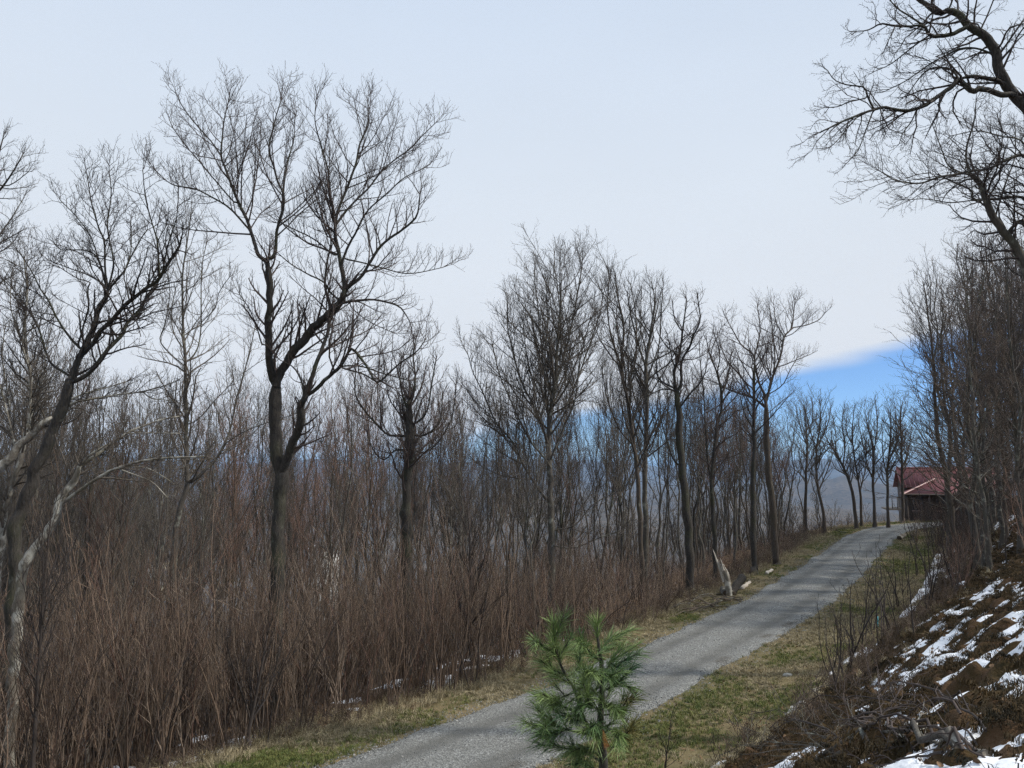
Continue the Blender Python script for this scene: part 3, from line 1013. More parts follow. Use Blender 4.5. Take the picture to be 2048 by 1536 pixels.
hero('bare_tree', 'slim two-stemmed tree standing behind the broken stump', 'tree', 38.0, T6B, 23, M['bark_dark'], M['twig_dark'], LV6, ws=0.65, upto=0.45)
T7 = [([(1552, 1128), (1548, 1060), (1543, 997), (1534, 897), (1533, 847), (1532, 805)], 20, 15),
      ([(1532, 808), (1543, 760), (1560, 717), (1570, 673), (1583, 657), (1587, 630), (1590, 600)], 9, 2.5), ([(1584, 656), (1613, 650), (1637, 640), (1650, 626)], 4, 1.5),
      ([(1531, 805), (1530, 790), (1520, 770), (1510, 730), (1507, 710), (1483, 690), (1467, 663), (1450, 632)], 9, 2), ([(1509, 715), (1520, 663), (1515, 613)], 6, 2),
      ([(1530, 815), (1507, 797), (1477, 787), (1453, 777), (1427, 763), (1410, 758)], 7, 2), ([(1500, 785), (1493, 770), (1473, 743), (1453, 720), (1440, 687)], 6, 2),
      ([(1545, 755), (1550, 710), (1545, 660), (1540, 620)], 6, 2), ([(1569, 675), (1552, 645), (1548, 610)], 4, 1.5), ([(1535, 790), (1565, 770), (1580, 740), (1595, 715)], 4, 1.5), ([(1533, 830), (1555, 810), (1580, 790)], 3.5, 1.5)]
LV7 = levels(1.2, 1.05, trop=0.10, wig=0.13, d2=2.0, d3=2.9, d4=2.2, l2=(0.6, 1.9), l3=(0.4, 1.0), l4=(0.2, 0.5), up=0.6)
hero('bare_tree', 'tall wineglass-shaped tree by the grass verge, one high limb reaching right against the sky', 'tree', 43.0, T7, 24, M['bark_brown'], M['twig_dark'], LV7, ws=0.7, upto=0.95)
T8 = [([(1508, 1142), (1507, 1080), (1506, 1000), (1507, 930), (1508, 847), (1508, 763), (1510, 720)], 19, 5), ([(1508, 860), (1490, 830), (1480, 790)], 5, 2), ([(1507, 900), (1525, 870), (1540, 855)], 4, 2)]
hero('bare_tree', 'straight dark trunk just left of the wineglass-shaped tree at the verge', 'tree', 40.0, T8, 25, M['bark_dark'], M['twig_dark'], LV7, ws=0.7, upto=0.55)
# the row on the crest beside the drive
CR = [([(1611, 1040), (1611, 1000), (1613, 930), (1613, 865), (1608, 805)], 8, 2, 'crest tree with a dense upright crown, leftmost of the row at the bend', [([(1613, 890), (1600, 850), (1592, 815)], 4, 1.5), ([(1613, 880), (1625, 840), (1624, 800)], 4, 1.5)], 62),
      ([(1648, 1050), (1647, 1030), (1636, 973), (1633, 901), (1640, 850), (1640, 805)], 9, 2, 'crest tree forking into a rounded crown, second of the row at the bend', [([(1634, 910), (1620, 860), (1612, 825)], 4, 1.5), ([(1634, 895), (1655, 850), (1662, 815)], 4, 1.5), ([(1638, 980), (1655, 940), (1668, 900)], 4, 1.5)], 58),
      ([(1712, 1045), (1711, 1030), (1704, 980), (1686, 933), (1668, 901), (1654, 880), (1648, 860)], 9, 2, 'crest tree leaning strongly left over the verge', [([(1686, 933), (1690, 890), (1684, 850), (1688, 820)], 4, 1.5), ([(1670, 905), (1672, 870), (1666, 835)], 3.5, 1.5)], 60),
      ([(1723, 1045), (1722, 1030), (1721, 985), (1711, 930), (1704, 872), (1708, 822)], 7, 2, 'slender crest tree right beside the left-leaning one', [([(1720, 985), (1732, 930), (1730, 880)], 4, 1.5), ([(1706, 890), (1692, 860), (1695, 825)], 3, 1.5)], 62),
      ([(1749, 1040), (1749, 1020), (1747, 972), (1746, 901), (1737, 858), (1729, 818)], 8, 2, 'wavy crest tree standing alone in the middle of the gap', [([(1746, 960), (1734, 925), (1724, 880), (1716, 840)], 4, 1.5), ([(1747, 905), (1755, 850), (1750, 800)], 4, 1.5)], 61),
      ([(1776, 1042), (1776, 1020), (1775, 937), (1782, 865), (1780, 815)], 8, 2, 'crest tree with a slim crown just left of the red roof', [([(1776, 960), (1766, 915), (1764, 860)], 4, 1.5), ([(1778, 920), (1795, 880), (1798, 840)], 4, 1.5)], 60),
      ([(1806, 1042), (1805, 983), (1803, 901), (1801, 829), (1806, 800)], 8, 2, 'crest tree standing in front of the left end of the red roof', [([(1804, 940), (1818, 895), (1824, 850)], 4, 1.5), ([(1803, 900), (1792, 860), (1790, 820)], 3, 1.5)], 64)]
LVC = levels(1.2, 1.3, trop=0.16, wig=0.14, d2=2.1, d3=2.4, d4=1.6, l2=(0.5, 1.6), l3=(0.35, 0.9), l4=(0.2, 0.45), up=0.7)
for i, (tr, w0, w1, lab, lims, Yc) in enumerate(CR):
    hero('bare_tree', lab, 'tree', Yc, [(tr, w0, w1)] + lims, 40 + i, M['bark_brown'], M['twig_grey'], LVC, group='row of bare trees along the crest', ws=0.85, upto=0.35)
# oaks over the right bank
OK = [([(2230, 1100), (2220, 900), (2190, 600), (2140, 400), (2090, 270), (2048, 207)], 46, 29),
      ([(2048, 207), (2029, 187), (2009, 160), (1993, 127), (1979, 87), (1956, 60), (1933, 47), (1919, 28), (1896, 20), (1879, 27), (1856, 10), (1836, 0), (1810, -20)], 27, 8),
      ([(2029, 190), (2003, 187), (1966, 175), (1946, 182), (1929, 167), (1916, 157), (1899, 177), (1869, 197), (1846, 213), (1819, 222), (1789, 220), (1769, 215), (1749, 220), (1723, 227), (1692, 240), (1663, 253), (1640, 265)], 15, 3),
      ([(2009, 165), (1979, 158), (1953, 153), (1920, 157)], 11, 8),
      ([(1749, 219), (1733, 187), (1729, 175), (1696, 170), (1669, 160), (1655, 140)], 6, 2), ([(1733, 196), (1699, 203), (1676, 213), (1650, 215)], 4, 1.5),
      ([(1746, 222), (1733, 257), (1716, 300), (1695, 325)], 4, 1.5), ([(1833, 220), (1823, 243), (1806, 266), (1799, 287)], 4, 1.5), ([(1770, 217), (1760, 240), (1770, 262)], 3, 1.5),
      ([(1939, 52), (1906, 67), (1879, 72), (1859, 70), (1849, 52), (1819, 52), (1789, 52), (1763, 48), (1736, 60), (1705, 63)], 12, 2),
      ([(1846, 50), (1819, 32), (1796, 17), (1779, 0)], 5, 3), ([(1858, 71), (1826, 93), (1783, 127), (1749, 143)], 5, 1.5),
      ([(1982, 107), (1949, 97), (1916, 100), (1879, 117), (1843, 140), (1809, 163), (1770, 183)], 6, 2), ([(1905, 140), (1880, 135), (1856, 140), (1836, 160), (1813, 193)], 6, 2),
      ([(1990, 122), (2019, 80), (2048, 40)], 6, 4), ([(1895, 22), (1905, 0), (1900, -30)], 6, 3), ([(1960, 62), (1975, 30), (1990, -10)], 5, 3), ([(1790, 52), (1775, 85), (1767, 105)], 3, 1.5),
      ([(1720, 228), (1700, 250), (1680, 275), (1660, 295)], 3, 1.5), ([(1925, 167), (1890, 140), (1850, 118), (1825, 112)], 4, 1.5)]
LVO = levels(0.85, 0.72, trop=0.0, wig=0.24, d2=2.3, d3=3.6, d4=3.6, l2=(0.4, 1.15), l3=(0.25, 0.6), l4=(0.1, 0.28), up=0.0)
hero('oak_tree', 'dark gnarled oak whose limbs hang into the sky at the top right corner', 'tree', 16.0, OK, 61, M['bark_dark'], M['twig_dark'], LVO, ws=0.9, upto=0.99, drift=0.3)
OK2 = [([(2125, 1100), (2110, 850), (2090, 680), (2060, 560), (2029, 493), (2003, 460), (1979, 417), (1959, 367), (1938, 343)], 30, 12),
       ([(1938, 345), (1933, 300), (1949, 240), (1952, 200)], 7, 2), ([(1945, 350), (1900, 335), (1880, 290), (1865, 250)], 5, 2),
       ([(2060, 560), (2075, 430), (2070, 350), (2048, 310), (2013, 320), (1979, 337), (1936, 343), (1886, 353), (1836, 367), (1790, 360), (1757, 340)], 12, 2),
       ([(2075, 450), (2048, 397), (1996, 398), (1946, 400), (1943, 380), (1903, 363), (1880, 350)], 9, 3), ([(2072, 370), (2048, 287), (2003, 273), (1955, 262), (1900, 272)], 6, 2),
       ([(2085, 640), (2060, 500), (2048, 440), (2026, 453), (2003, 484)], 11, 7), ([(1960, 370), (1990, 330), (2005, 280), (1995, 230)], 5, 2), ([(1990, 435), (2010, 370), (2030, 310), (2030, 250)], 6, 2),
       ([(1946, 400), (1900, 405), (1850, 398), (1810, 400)], 4, 1.5)]
hero('oak_tree', 'grey-barked oak slanting up to the left, below the top corner oak', 'tree', 21.0, OK2, 62, M['bark_grey'], M['twig_dark'], levels(1.0, 0.9, trop=0.05, wig=0.2, d2=2.2, d3=3.4, d4=3.2, l2=(0.45, 1.4), l3=(0.3, 0.75), l4=(0.12, 0.32), up=0.2), ws=0.85, upto=0.75, drift=0.3)

LABELS = {}


def note(o, base, px):
    """remember a look-alike; finish_labels() then says which one of them it is"""
    LABELS.setdefault(base, []).append((px, o))


WORDS = ['', 'leftmost', 'second', 'third', 'fourth', 'fifth', 'sixth', 'seventh', 'eighth', 'ninth', 'tenth', 'eleventh', 'twelfth']


def finish_labels():
    for base, lst in LABELS.items():
        lst.sort(key=lambda q: q[0])
        n = len(lst)
        for i, (px, o) in enumerate(lst):
            if n == 1 or n > 12:
                o['label'] = base
            elif i == 0:
                o['label'] = 'leftmost ' + base
            elif i == n - 1:
                o['label'] = 'rightmost ' + base
            else:
                o['label'] = base + ', ' + WORDS[i + 1] + ' from left'


# ------------------------------------------------------------------ bare trees of the wood, a few kinds, each copied as individuals
def gen_tree(seed, h, style, bark, twig, thick=1.0, dens=1.0):
    rng = np.random.default_rng(seed)
    tr, lb, cr = Bag(), Bag(), Bag()
    K = 16
    t = np.linspace(0, 1, K)
    bend = np.cumsum(rng.normal(size=(K, 2)) * (0.006 if style == 'beech' else 0.011) * h, axis=0) * 0.9 + t[:, None] * rng.normal(size=2) * 0.05 * h
    bend -= bend[0]
    P = np.column_stack([bend, t * h * 0.92 - 0.25])
    r0 = {'pole': 0.0062, 'beech': 0.0085}.get(style, 0.0082) * h * thick ** 0.5
    R = r0 * (1 - 0.86 * t ** 0.9)
    R[0] *= 1.45
    tr.tube(P, R, 8)
    if style == 'pole':
        t0, ang, n, lf, trop = 0.42, (0.45, 0.85), 15, 0.20, 0.10
    elif style == 'fork':
        t0, ang, n, lf, trop = 0.28, (0.3, 0.65), 11, 0.42, 0.10
    elif style == 'beech':
        t0, ang, n, lf, trop = 0.16, (0.7, 1.3), 44, 0.23, 0.07
    else:
        t0, ang, n, lf, trop = 0.36, (0.4, 0.8), 15, 0.32, 0.12
    idx = (np.arange(n) + rng.uniform(0, 1, n)) / n
    tt = t0 + (0.98 - t0) * idx
    f = tt * (K - 1)
    a = np.minimum(f.astype(int), K - 2)
    w = (f - a)[:, None]
    S = P[a] * (1 - w) + P[a + 1] * w
    rr = R[a] * (1 - w[:, 0]) + R[a + 1] * w[:, 0]
    az = np.cumsum(rng.uniform(1.7, 3.0, n))
    an = rng.uniform(ang[0], ang[1], n) * (1 - 0.25 * idx)
    D = np.column_stack([np.sin(an) * np.cos(az), np.sin(an) * np.sin(az), np.cos(an)])
    ln = h * lf * (1.05 - 0.75 * idx ** 1.3) * rng.uniform(0.65, 1.2, n)
    PL, RL = grow(S, D, ln, np.minimum(rr * (0.34 if style == 'beech' else 0.55), (0.03 if style == 'beech' else 0.07) * thick), 9, rng, 0.13, trop, 0.22, 0.008)
    lb.tube(PL, RL, 5)
    q = h / 15.0
    lv = levels(1.15, 1.05 * thick, trop=trop * 0.8, wig=0.15, d2=1.35 * dens, d3=2.4 * dens, d4=2.0 * dens, l2=(0.5 * q, 1.8 * q), l3=(0.35 * q, 0.9 * q), l4=(0.2, 0.5), ang=(0.4, 0.85), up=0.4, t02=0.15)
    ramify(cr, PL, RL, rng, lv)
    return (tr.mesh('trunk', [bark]), lb.mesh('branches', [bark]), cr.mesh('crown', [twig]), h)


KINDS = [gen_tree(201, 15, 'round', M['bark_grey'], M['twig_grey']), gen_tree(202, 15, 'fork', M['bark_grey'], M['twig_grey']),
         gen_tree(203, 15, 'pole', M['bark_brown'], M['twig_grey']), gen_tree(204, 15, 'round', M['bark_brown'], M['twig_red']),
         gen_tree(205, 15, 'fork', M['bark_dark'], M['twig_grey']), gen_tree(206, 15, 'pole', M['bark_grey'], M['twig_grey'])]
BEECH = [gen_tree(211, 15, 'beech', M['bark_brown'], M['twig_dark'], 0.9, 0.8), gen_tree(212, 15, 'beech', M['bark_grey'], M['twig_brown'], 0.9, 0.8), gen_tree(213, 15, 'round', M['bark_grey'], M['twig_dark'], 0.9, 1.0)]


def plant(kind, x, y, height, rot, label, group, name='bare_tree', lean=(0, 0), wide=1.0):
    z = gz(x, y)
    s = height / kind[3]
    root = empty(name, (x, y, z), label, 'tree', group)
    root.rotation_euler = (lean[0], lean[1], rot)
    root.scale = (s * wide, s * wide, s)
    for nm, me in zip(('trunk', 'branches', 'crown'), kind[:3]):
        add(nm, me, root)
    return root


SKY_X = [-100, 0, 120, 260, 420, 560, 700, 800, 900, 960, 1040, 1180, 1300, 1400, 1480, 1560, 1640, 1750, 1900]
SKY_Y = [560, 600, 640, 690, 720, 700, 700, 690, 700, 720, 700, 650, 640, 690, 730, 790, 830, 900, 900]
rng = np.random.default_rng(88)
REG = [(-200, 160, 'behind the leaning trees at the left edge'), (160, 520, 'left of the big forked tree'), (520, 780, 'just behind the big forked tree'),
       (780, 1010, 'right of the gnarled tree'), (1010, 1240, 'behind the fan-crowned tree'), (1240, 1420, 'behind the twisting dark tree'), (1420, 1700, 'behind the wineglass-shaped tree')]
placed = []
want = 165
tries = 0
while len(placed) < want and tries < 6000:
    tries += 1
    Yd = 24 + 56 * rng.uniform() ** 1.1
    px = rng.uniform(-80, 1640)
    x = (px - 1024) / F * Yd
    d = road_coord(x, Yd)[0][0]
    if d > -5.2 or (d > -9 and px < 900):
        continue
    if any((x - a) ** 2 + (Yd - b) ** 2 < (1.5 + 0.02 * Yd) ** 2 for a, b in placed):
        continue
    yt = np.interp(px, SKY_X, SKY_Y) + rng.exponential(45) + 10
    if px > 1560:
        yt = max(yt, 800)
    yt = min(yt, 900)
    z = gz(x, Yd)
    top = at(px, yt, Yd)[2]
    h = top - z
    if h < 6:
        continue
    placed.append((x, Yd))
    ki = rng.integers(0, len(KINDS))
    rg = [r for r in REG if r[0] <= px < r[1]][0]
    o = plant(KINDS[ki], x, Yd, h, rng.uniform(0, 6.28), 'slim tree', 'slim trees ' + rg[2], lean=(rng.normal() * 0.04, rng.normal() * 0.04), wide=np.clip(9.0 / h, 0.7, 1.15) if h > 9 else 1.0)
    look = ['grey round-crowned', 'grey forked', 'brown pole-like', 'brown round-crowned', 'dark forked', 'grey pole-like'][ki]
    size = 'near' if Yd < 36 else ('farther' if Yd < 52 else 'distant')
    note(o, size + ' slim ' + look + ' tree ' + rg[2], px)

# slim trees along the verge between the wineglass-shaped tree and the crest
more = 0
while more < 24:
    px = rng.uniform(1370, 1645)
    Yd = rng.uniform(44, 76)
    x = (px - 1024) / F * Yd
    d = road_coord(x, Yd)[0][0]
    if d > -4.3 or d < -18 or any((x - a) ** 2 + (Yd - b) ** 2 < 1.6 for a, b in placed):
        continue
    placed.append((x, Yd))
    more += 1
    yt = np.interp(px, [1370, 1500, 1600, 1645], [690, 760, 790, 830]) + rng.uniform(0, 90)
    ki = rng.integers(0, len(KINDS))
    look = ['grey round-crowned', 'grey forked', 'brown pole-like', 'brown round-crowned', 'dark forked', 'grey pole-like'][ki]
    o = plant(KINDS[ki], x, Yd, at(px, yt, Yd)[2] - gz(x, Yd), rng.uniform(0, 6.28), 'slim tree', 'slim trees before the crest', lean=(rng.normal() * 0.04, rng.normal() * 0.04))
    note(o, ('near' if Yd < 55 else 'far') + ' slim ' + look + ' tree between the stump and the crest', px)

# the dark wood on the right bank
rng = np.random.default_rng(97)
RT = [(1906, 36.0, 500, 0, 'dark trunk at the left front of the wood on the right bank'), (1938, 30.0, 440, 1, 'tall dark tree with spreading side branches on the right bank'),
      (1985, 33.0, 425, 2, 'tall dark tree, second from the right edge, on the right bank'), (2030, 29.0, 470, 0, 'dark bare tree standing at the right edge on the bank'),
      (1884, 41.0, 560, 1, 'dark tree with low side branches rising right of the red roof'), (1960, 27.0, 520, 1, 'dark low-branched tree just behind the snowy part of the bank')]
for px, Yd, yt, k, lab in RT:
    x = (px - 1024) / F * Yd
    plant(BEECH[k], x, Yd, at(px, yt, Yd)[2] - gz(x, Yd), rng.uniform(0, 6.28), lab, 'dark trees on the right bank', wide=1.3 if px < 1950 else 1.0)
pr = []
while len(pr) < 40:
    px = rng.uniform(1895, 2170)
    Yd = rng.uniform(27, 60)
    x = (px - 1024) / F * Yd
    d = road_coord(x, Yd)[0][0]
    if d < (6.5 if Yd < 45 else 4.6) or any((x - a) ** 2 + (Yd - b) ** 2 < 3.0 for a, b in pr):
        continue
    pr.append((x, Yd))
    yt = np.interp(px, [1895, 1920, 1950, 2000, 2100], [520, 455, 430, 415, 400]) + rng.uniform(0, 110)
    ki = rng.integers(0, 3)
    o = plant(BEECH[ki], x, Yd, at(px, yt, Yd)[2] - gz(x, Yd), rng.uniform(0, 6.28), 'dark tree', 'crowded dark trees on the right bank', lean=(rng.normal() * 0.04, rng.normal() * 0.04))
    note(o, ('near' if Yd < 42 else ('farther' if Yd < 52 else 'distant')) + ' dark ' + ['low-branched', 'low-branched', 'high-crowned'][ki] + ' tree in the crowded wood on the right bank', px)


# ------------------------------------------------------------------ scattering of what cannot be counted
def unlinked(name, me):
    return bpy.data.objects.new(name, me)


def scatter(name, label, variants, pos, rot, scl, idx=None, kind='stuff'):
    n = len(pos)
    me = bpy.data.meshes.new(name)
    me.vertices.add(n)
    me.vertices.foreach_set('co', np.asarray(pos, np.float32).ravel())
    a = me.attributes.new('rot', 'FLOAT_VECTOR', 'POINT')
    a.data.foreach_set('vector', np.asarray(rot, np.float32).ravel())
    a = me.attributes.new('scl', 'FLOAT_VECTOR', 'POINT')
    scl = np.asarray(scl, np.float32)
    if scl.ndim == 1:
        scl = np.repeat(scl[:, None], 3, 1)
    a.data.foreach_set('vector', scl.ravel())
    if idx is None:
        idx = np.random.default_rng(n).integers(0, len(variants), n)
    a = me.attributes.new('pick', 'INT', 'POINT')
    a.data.foreach_set('value', np.asarray(idx, np.int32))
    o = add(name, me, kind=kind, label=label)
    ng = bpy.data.node_groups.new(name, 'GeometryNodeTree')
    ng.interface.new_socket('Geometry', in_out='INPUT', socket_type='NodeSocketGeometry')
    ng.interface.new_socket('Geometry', in_out='OUTPUT', socket_type='NodeSocketGeometry')
    gi = ng.nodes.new('NodeGroupInput')
    go = ng.nodes.new('NodeGroupOutput')
    m2p = ng.nodes.new('GeometryNodeMeshToPoints')
    ng.links.new(gi.outputs[0], m2p.inputs['Mesh'])
    iop = ng.nodes.new('GeometryNodeInstanceOnPoints')
    ng.links.new(m2p.outputs[0], iop.inputs['Points'])
    jn = ng.nodes.new('GeometryNodeJoinGeometry')
    for v in reversed(variants):
        oi = ng.nodes.new('GeometryNodeObjectInfo')
        oi.inputs['Object'].default_value = v
        oi.inputs['As Instance'].default_value = True
        ng.links.new(oi.outputs['Geometry'], jn.inputs[0])
    ng.links.new(jn.outputs[0], iop.inputs['Instance'])
    iop.inputs['Pick Instance'].default_value = True

    def named(nm, dt):
        x = ng.nodes.new('GeometryNodeInputNamedAttribute')
        x.data_type = dt
        x.inputs['Name'].default_value = nm
        return [q for q in x.outputs if q.enabled and q.name == 'Attribute'][0]
    ng.links.new(named('pick', 'INT'), iop.inputs['Instance Index'])
    e2r = ng.nodes.new('FunctionNodeEulerToRotation')
    ng.links.new(named('rot', 'FLOAT_VECTOR'), e2r.inputs[0])
    ng.links.new(e2r.outputs[0], iop.inputs['Rotation'])
    ng.links.new(named('scl', 'FLOAT_VECTOR'), iop.inputs['Scale'])
    ng.links.new(iop.outputs[0], go.inputs[0])
    md = o.modifiers.new('scatter', 'NODES')
    md.node_group = ng
    return o


# ------------------------------------------------------------------ saplings and brush
def gen_sapling(seed, h, nst, bark, spread=0.10, dens=1.0, rad=0.016, ang=(0.3, 0.7), side=4, tw=1.0):
    rng = np.random.default_rng(seed)
    b = Bag()
    az = rng.uniform(0, 6.28, nst)
    sp = rng.uniform(0.3, 1.0, nst) * spread
    D = norm(np.column_stack([np.cos(az) * sp, np.sin(az) * sp, np.ones(nst)]))
    S = np.column_stack([np.cos(az) * 0.06, np.sin(az) * 0.06, np.full(nst, -0.1)]) * (nst > 1)
    S[:, 2] = -0.1
    ln = h * rng.uniform(0.72, 1.0, nst)
    ln[0] = h
    P, R = grow(S, D, ln, np.full(nst, rad) * rng.uniform(0.7, 1.1, nst), 12, rng, 0.085, 0.06, 0.2, 0.004)
    b.tube(P, R, side)
    s, d, l, r = spawn(P, R, rng, 2.5 * dens, 0.18, 0.98, ang, 0.34, 0.25, 1.7, 0.4, 3, 0.6, 0.55)
    P2, R2 = grow(s, d, l, np.clip(r, 0.004 * tw, 0.009 * tw), 5, rng, 0.14, 0.10, 0.4, 0.0032 * tw)
    b.tube(P2, R2, 3)
    s, d, l, r = spawn(P2, R2, rng, 2.6 * dens, 0.2, 0.98, (0.3, 0.7), 0.5, 0.12, 0.6, 0.5, 1, 0.6, 0.55)
    P3, R3 = grow(s, d, l, np.clip(r, 0.0032 * tw, 0.005 * tw), 3, rng, 0.10, 0.12, 0.5, 0.0028 * tw)
    b.tube(P3, R3, 3)
    return b.mesh('sapling', [bark])


SAP = [gen_sapling(300 + i, 4.0, [1, 2, 3, 1, 4, 2, 1, 3][i], [M['stem_brown'], M['stem_tan'], M['stem_brown'], M['twig_red'], M['twig_brown'], M['stem_brown'], M['stem_dark'], M['stem_tan']][i], 0.14 if i % 3 else 0.26, 0.85, 0.019, (0.3, 0.75)) for i in range(8)]
SAPL = 4.0
BR_X = [-300, 300, 700, 1000, 1200, 1400, 1560, 1700]
BR_Y = [1065, 1055, 1040, 1035, 1060, 1105, 1085, 1040]
rng = np.random.default_rng(123)
cand = []
while len(cand) < 1950:
    n = 6000
    Yd = rng.uniform(9, 75, n)
    px = rng.uniform(-170, 1760, n)
    x = (px - 1024) / F * Yd
    d, zr, s = road_coord(x, Yd)
    edge_j = (vnoise(s / 2.2, s * 0, 4) - 0.5) * 1.1
    ok = (d < -3.45 + edge_j) & (d > -24) & (rng.uniform(size=n) < np.clip(1.2 - (-d - 3.5) / 11, 0.10, 1))
    z = ground_height(x, Yd)[0]
    for i in np.nonzero(ok)[0]:
        yt = np.interp(px[i], BR_X, BR_Y) + abs(rng.normal()) * 45 + rng.uniform(-45, 30)
        top = CAM[2] + (943 - yt) / F * Yd[i]
        h = top - z[i]
        h = min(h, 6.4) * rng.uniform(0.72, 1.0) * (0.72 + 0.5 * vnoise(x[i] / 1.9, Yd[i] / 1.9, 61))
        if d[i] < -7 and rng.uniform() < 0.05 and px[i] < 1350:
            h = rng.uniform(5.5, 8.5)
        if px[i] > 1250:
            h = min(h, np.interp(px[i], [1250, 1420, 1600], [3.2, 1.8, 1.4]) * rng.uniform(0.6, 1.3))
        if h < 0.9:
            h = rng.uniform(0.6, 1.3)
        cand.append((x[i], Yd[i], z[i], h, px[i], d[i], h / Yd[i]))
cand = np.array(cand[:1950])
front = cand[:, 5] > -7.2
score = cand[:, 6] * np.where(front, 1, 0.25) * np.where(cand[:, 4] < -10, 0.05, 1)
order = np.argsort(-score)
ind, rest = order[:290], order[290:]
SREG = [(-300, 300, 'at the lower left corner'), (300, 540, 'in front of the big forked tree'), (540, 800, 'right of the big forked tree'), (800, 1100, 'near the gnarled tree'), (1100, 1400, 'left of the broken stump'), (1400, 1800, 'right of the broken stump')]
for i in ind:
    x, y, z, h, px, d, _ = cand[i]
    rg = [r for r in SREG if r[0] <= px < r[1]][0]
    k = rng.integers(0, 8)
    sc = h / SAPL
    rx, ry, rz = rng.normal() * 0.10, rng.normal() * 0.10, rng.uniform(0, 6.28)
    o = add('sapling', SAP[k], None, (x, y, z), 'thin brown sapling', 'sapling', 'thicket saplings ' + rg[2], None, (rx, ry, rz))
    lx = math.cos(rz) * ry + math.sin(rz) * rx
    ht = 'tall' if h > 4.3 else ('middling' if h > 2.4 else 'low')
    ln_ = 'right-leaning' if lx > 0.06 else ('left-leaning' if lx < -0.06 else 'upright')
    tone = ['brown single-stemmed', 'tan twin-stemmed', 'brown three-stemmed', 'reddish single-stemmed', 'brown four-stemmed', 'brown twin-stemmed', 'dark single-stemmed', 'tan three-stemmed'][k]
    note(o, ht + ' ' + ln_ + ' ' + tone + ' sapling ' + rg[2], px)
    o.scale = (0.5 + 0.5 * sc, 0.5 + 0.5 * sc, sc)
sv = [unlinked('brush_stem', m) for m in SAP]
rs = cand[rest]
sc = rs[:, 3] / SAPL
scatter('brush', 'dense brown brush filling the slope behind the front saplings', sv, rs[:, :3], np.column_stack([rng.normal(size=(len(rs), 2)) * 0.14, rng.uniform(0, 6.28, len(rs))]),
        np.column_stack([0.45 + 0.6 * sc, 0.45 + 0.6 * sc, sc]))

# far wood on the slope and valley side: one mass
far_kind = gen_tree(231, 14, 'round', M['bark_grey'], M['twig_grey'], 2.2, 0.55)
far_kind2 = gen_tree(232, 14, 'fork', M['bark_brown'], M['twig_grey'], 2.2, 0.55)


def joined(kind, nm):
    b = Bag()
    mats = []
    for q, me in enumerate(kind[:3]):
        V = np.empty(len(me.vertices) * 3, np.float32)
        me.vertices.foreach_get('co', V)
        L = np.empty(len(me.loops), np.int32)
        me.loops.foreach_get('vertex_index', L)
        b.quads(V.reshape(-1, 3), L.reshape(-1, 4), q)
        mats.append(me.materials[0])
    return unlinked(nm, b.mesh(nm, mats))


fk = [joined(far_kind, 'far_tree'), joined(far_kind2, 'far_tree')]
n = 2300
Yd = 75 * (900 / 75) ** rng.uniform(0, 1, n)
px = rng.uniform(-120, 1830, n)
x = (px - 1024) / F * Yd
z, d, zr, s = ground_height(x, Yd)
ok = d < -16
for (fpx, Yf, wx, wy) in FIELDS:
    fx = (fpx - 1024) / F * Yf
    ok &= np.hypot((x - fx) / (wx * 1.05), (Yd - Yf) / (wy * 1.05)) > 1
h = rng.uniform(8, 15, n)
cap = CAM[2] + (943 - 975) / F * Yd - z
h = np.minimum(h, np.maximum(cap, 4))
h = np.where((px > 1600) & (Yd < 300), np.minimum(h, 6), h)
ok &= (h > 3.5)
pp = np.column_stack([x, Yd, z])[ok]
hs = h[ok] / 14
scatter('far_wood', 'grey leafless woods covering the valley side behind the brush', fk, pp, np.column_stack([np.zeros((len(pp), 2)), rng.uniform(0, 6.28, len(pp))]), hs * rng.uniform(0.9, 1.2, len(pp)))

# ------------------------------------------------------------------ saplings on the right bank
DARK = [gen_sapling(340 + i, 3.4, [1, 2, 1, 3, 1, 2][i], M['stem_dark'], [0.1, 0.3, 0.15, 0.3, 0.2, 0.35][i], 1.0, 0.030, (0.35, 0.75), 6, 1.5) for i in range(6)]


def on_ground(px, py):
    """walk along the line of sight to the ground"""
    d = ray(px, py)
    t = np.geomspace(3, 900, 1500)
    p = CAM[None] + d[None] * t[:, None]
    z = ground_height(p[:, 0], p[:, 1])[0]
    k = np.nonzero(p[:, 2] < z)[0]
    return p[k[0]] if len(k) else p[-1]


RS_ = [((1682, 1352), (1648, 1165), 3, 'dark many-stemmed sapling, nearest to the drive at the foot of the bank'), ((1695, 1345), (1690, 1105), 1, 'tall dark sapling with two stems beside the nearest one on the bank'),
       ((1668, 1360), (1640, 1200), 5, 'low dark sapling spreading left over the verge'), ((1722, 1320), (1745, 1120), 0, 'thin dark sapling between the two-stemmed and the taped one'),
       ((1757, 1290), (1752, 1075), 4, 'straight dark sapling with a turquoise tape tied round its stem'), ((1782, 1262), (1770, 1080), 1, 'dark sapling just right of the taped one'),
       ((1800, 1272), (1800, 1090), 2, 'dark sapling halfway between the taped one and the snowy moss'), ((1828, 1268), (1815, 1065), 4, 'tall dark sapling at the edge of the snowy moss'),
       ((1745, 1262), (1720, 1150), 5, 'short dark sapling behind the taped one'), ((1855, 1225), (1835, 1035), 3, 'dark clump of stems by the upper verge'), ((1866, 1180), (1850, 1000), 1, 'dark sapling in front of the red-roofed house'),
       ((2012, 1125), (1990, 950), 0, 'lone dark sapling high on the snowy bank'), ((1940, 1150), (1950, 1000), 2, 'dark sapling left of the highest snow streaks'), ((1322, 1560), (1318, 1385), 2, 'single bare twig-like sapling on the grass right of the pine'),
       ((1330, 1545), (1330, 1440), 0, 'shorter bare twig on the grass right of the pine'), ((1905, 1175), (1895, 1010), 5, 'dark forked sapling beside the thicket on the bank')]
EX = np.random.default_rng(350)
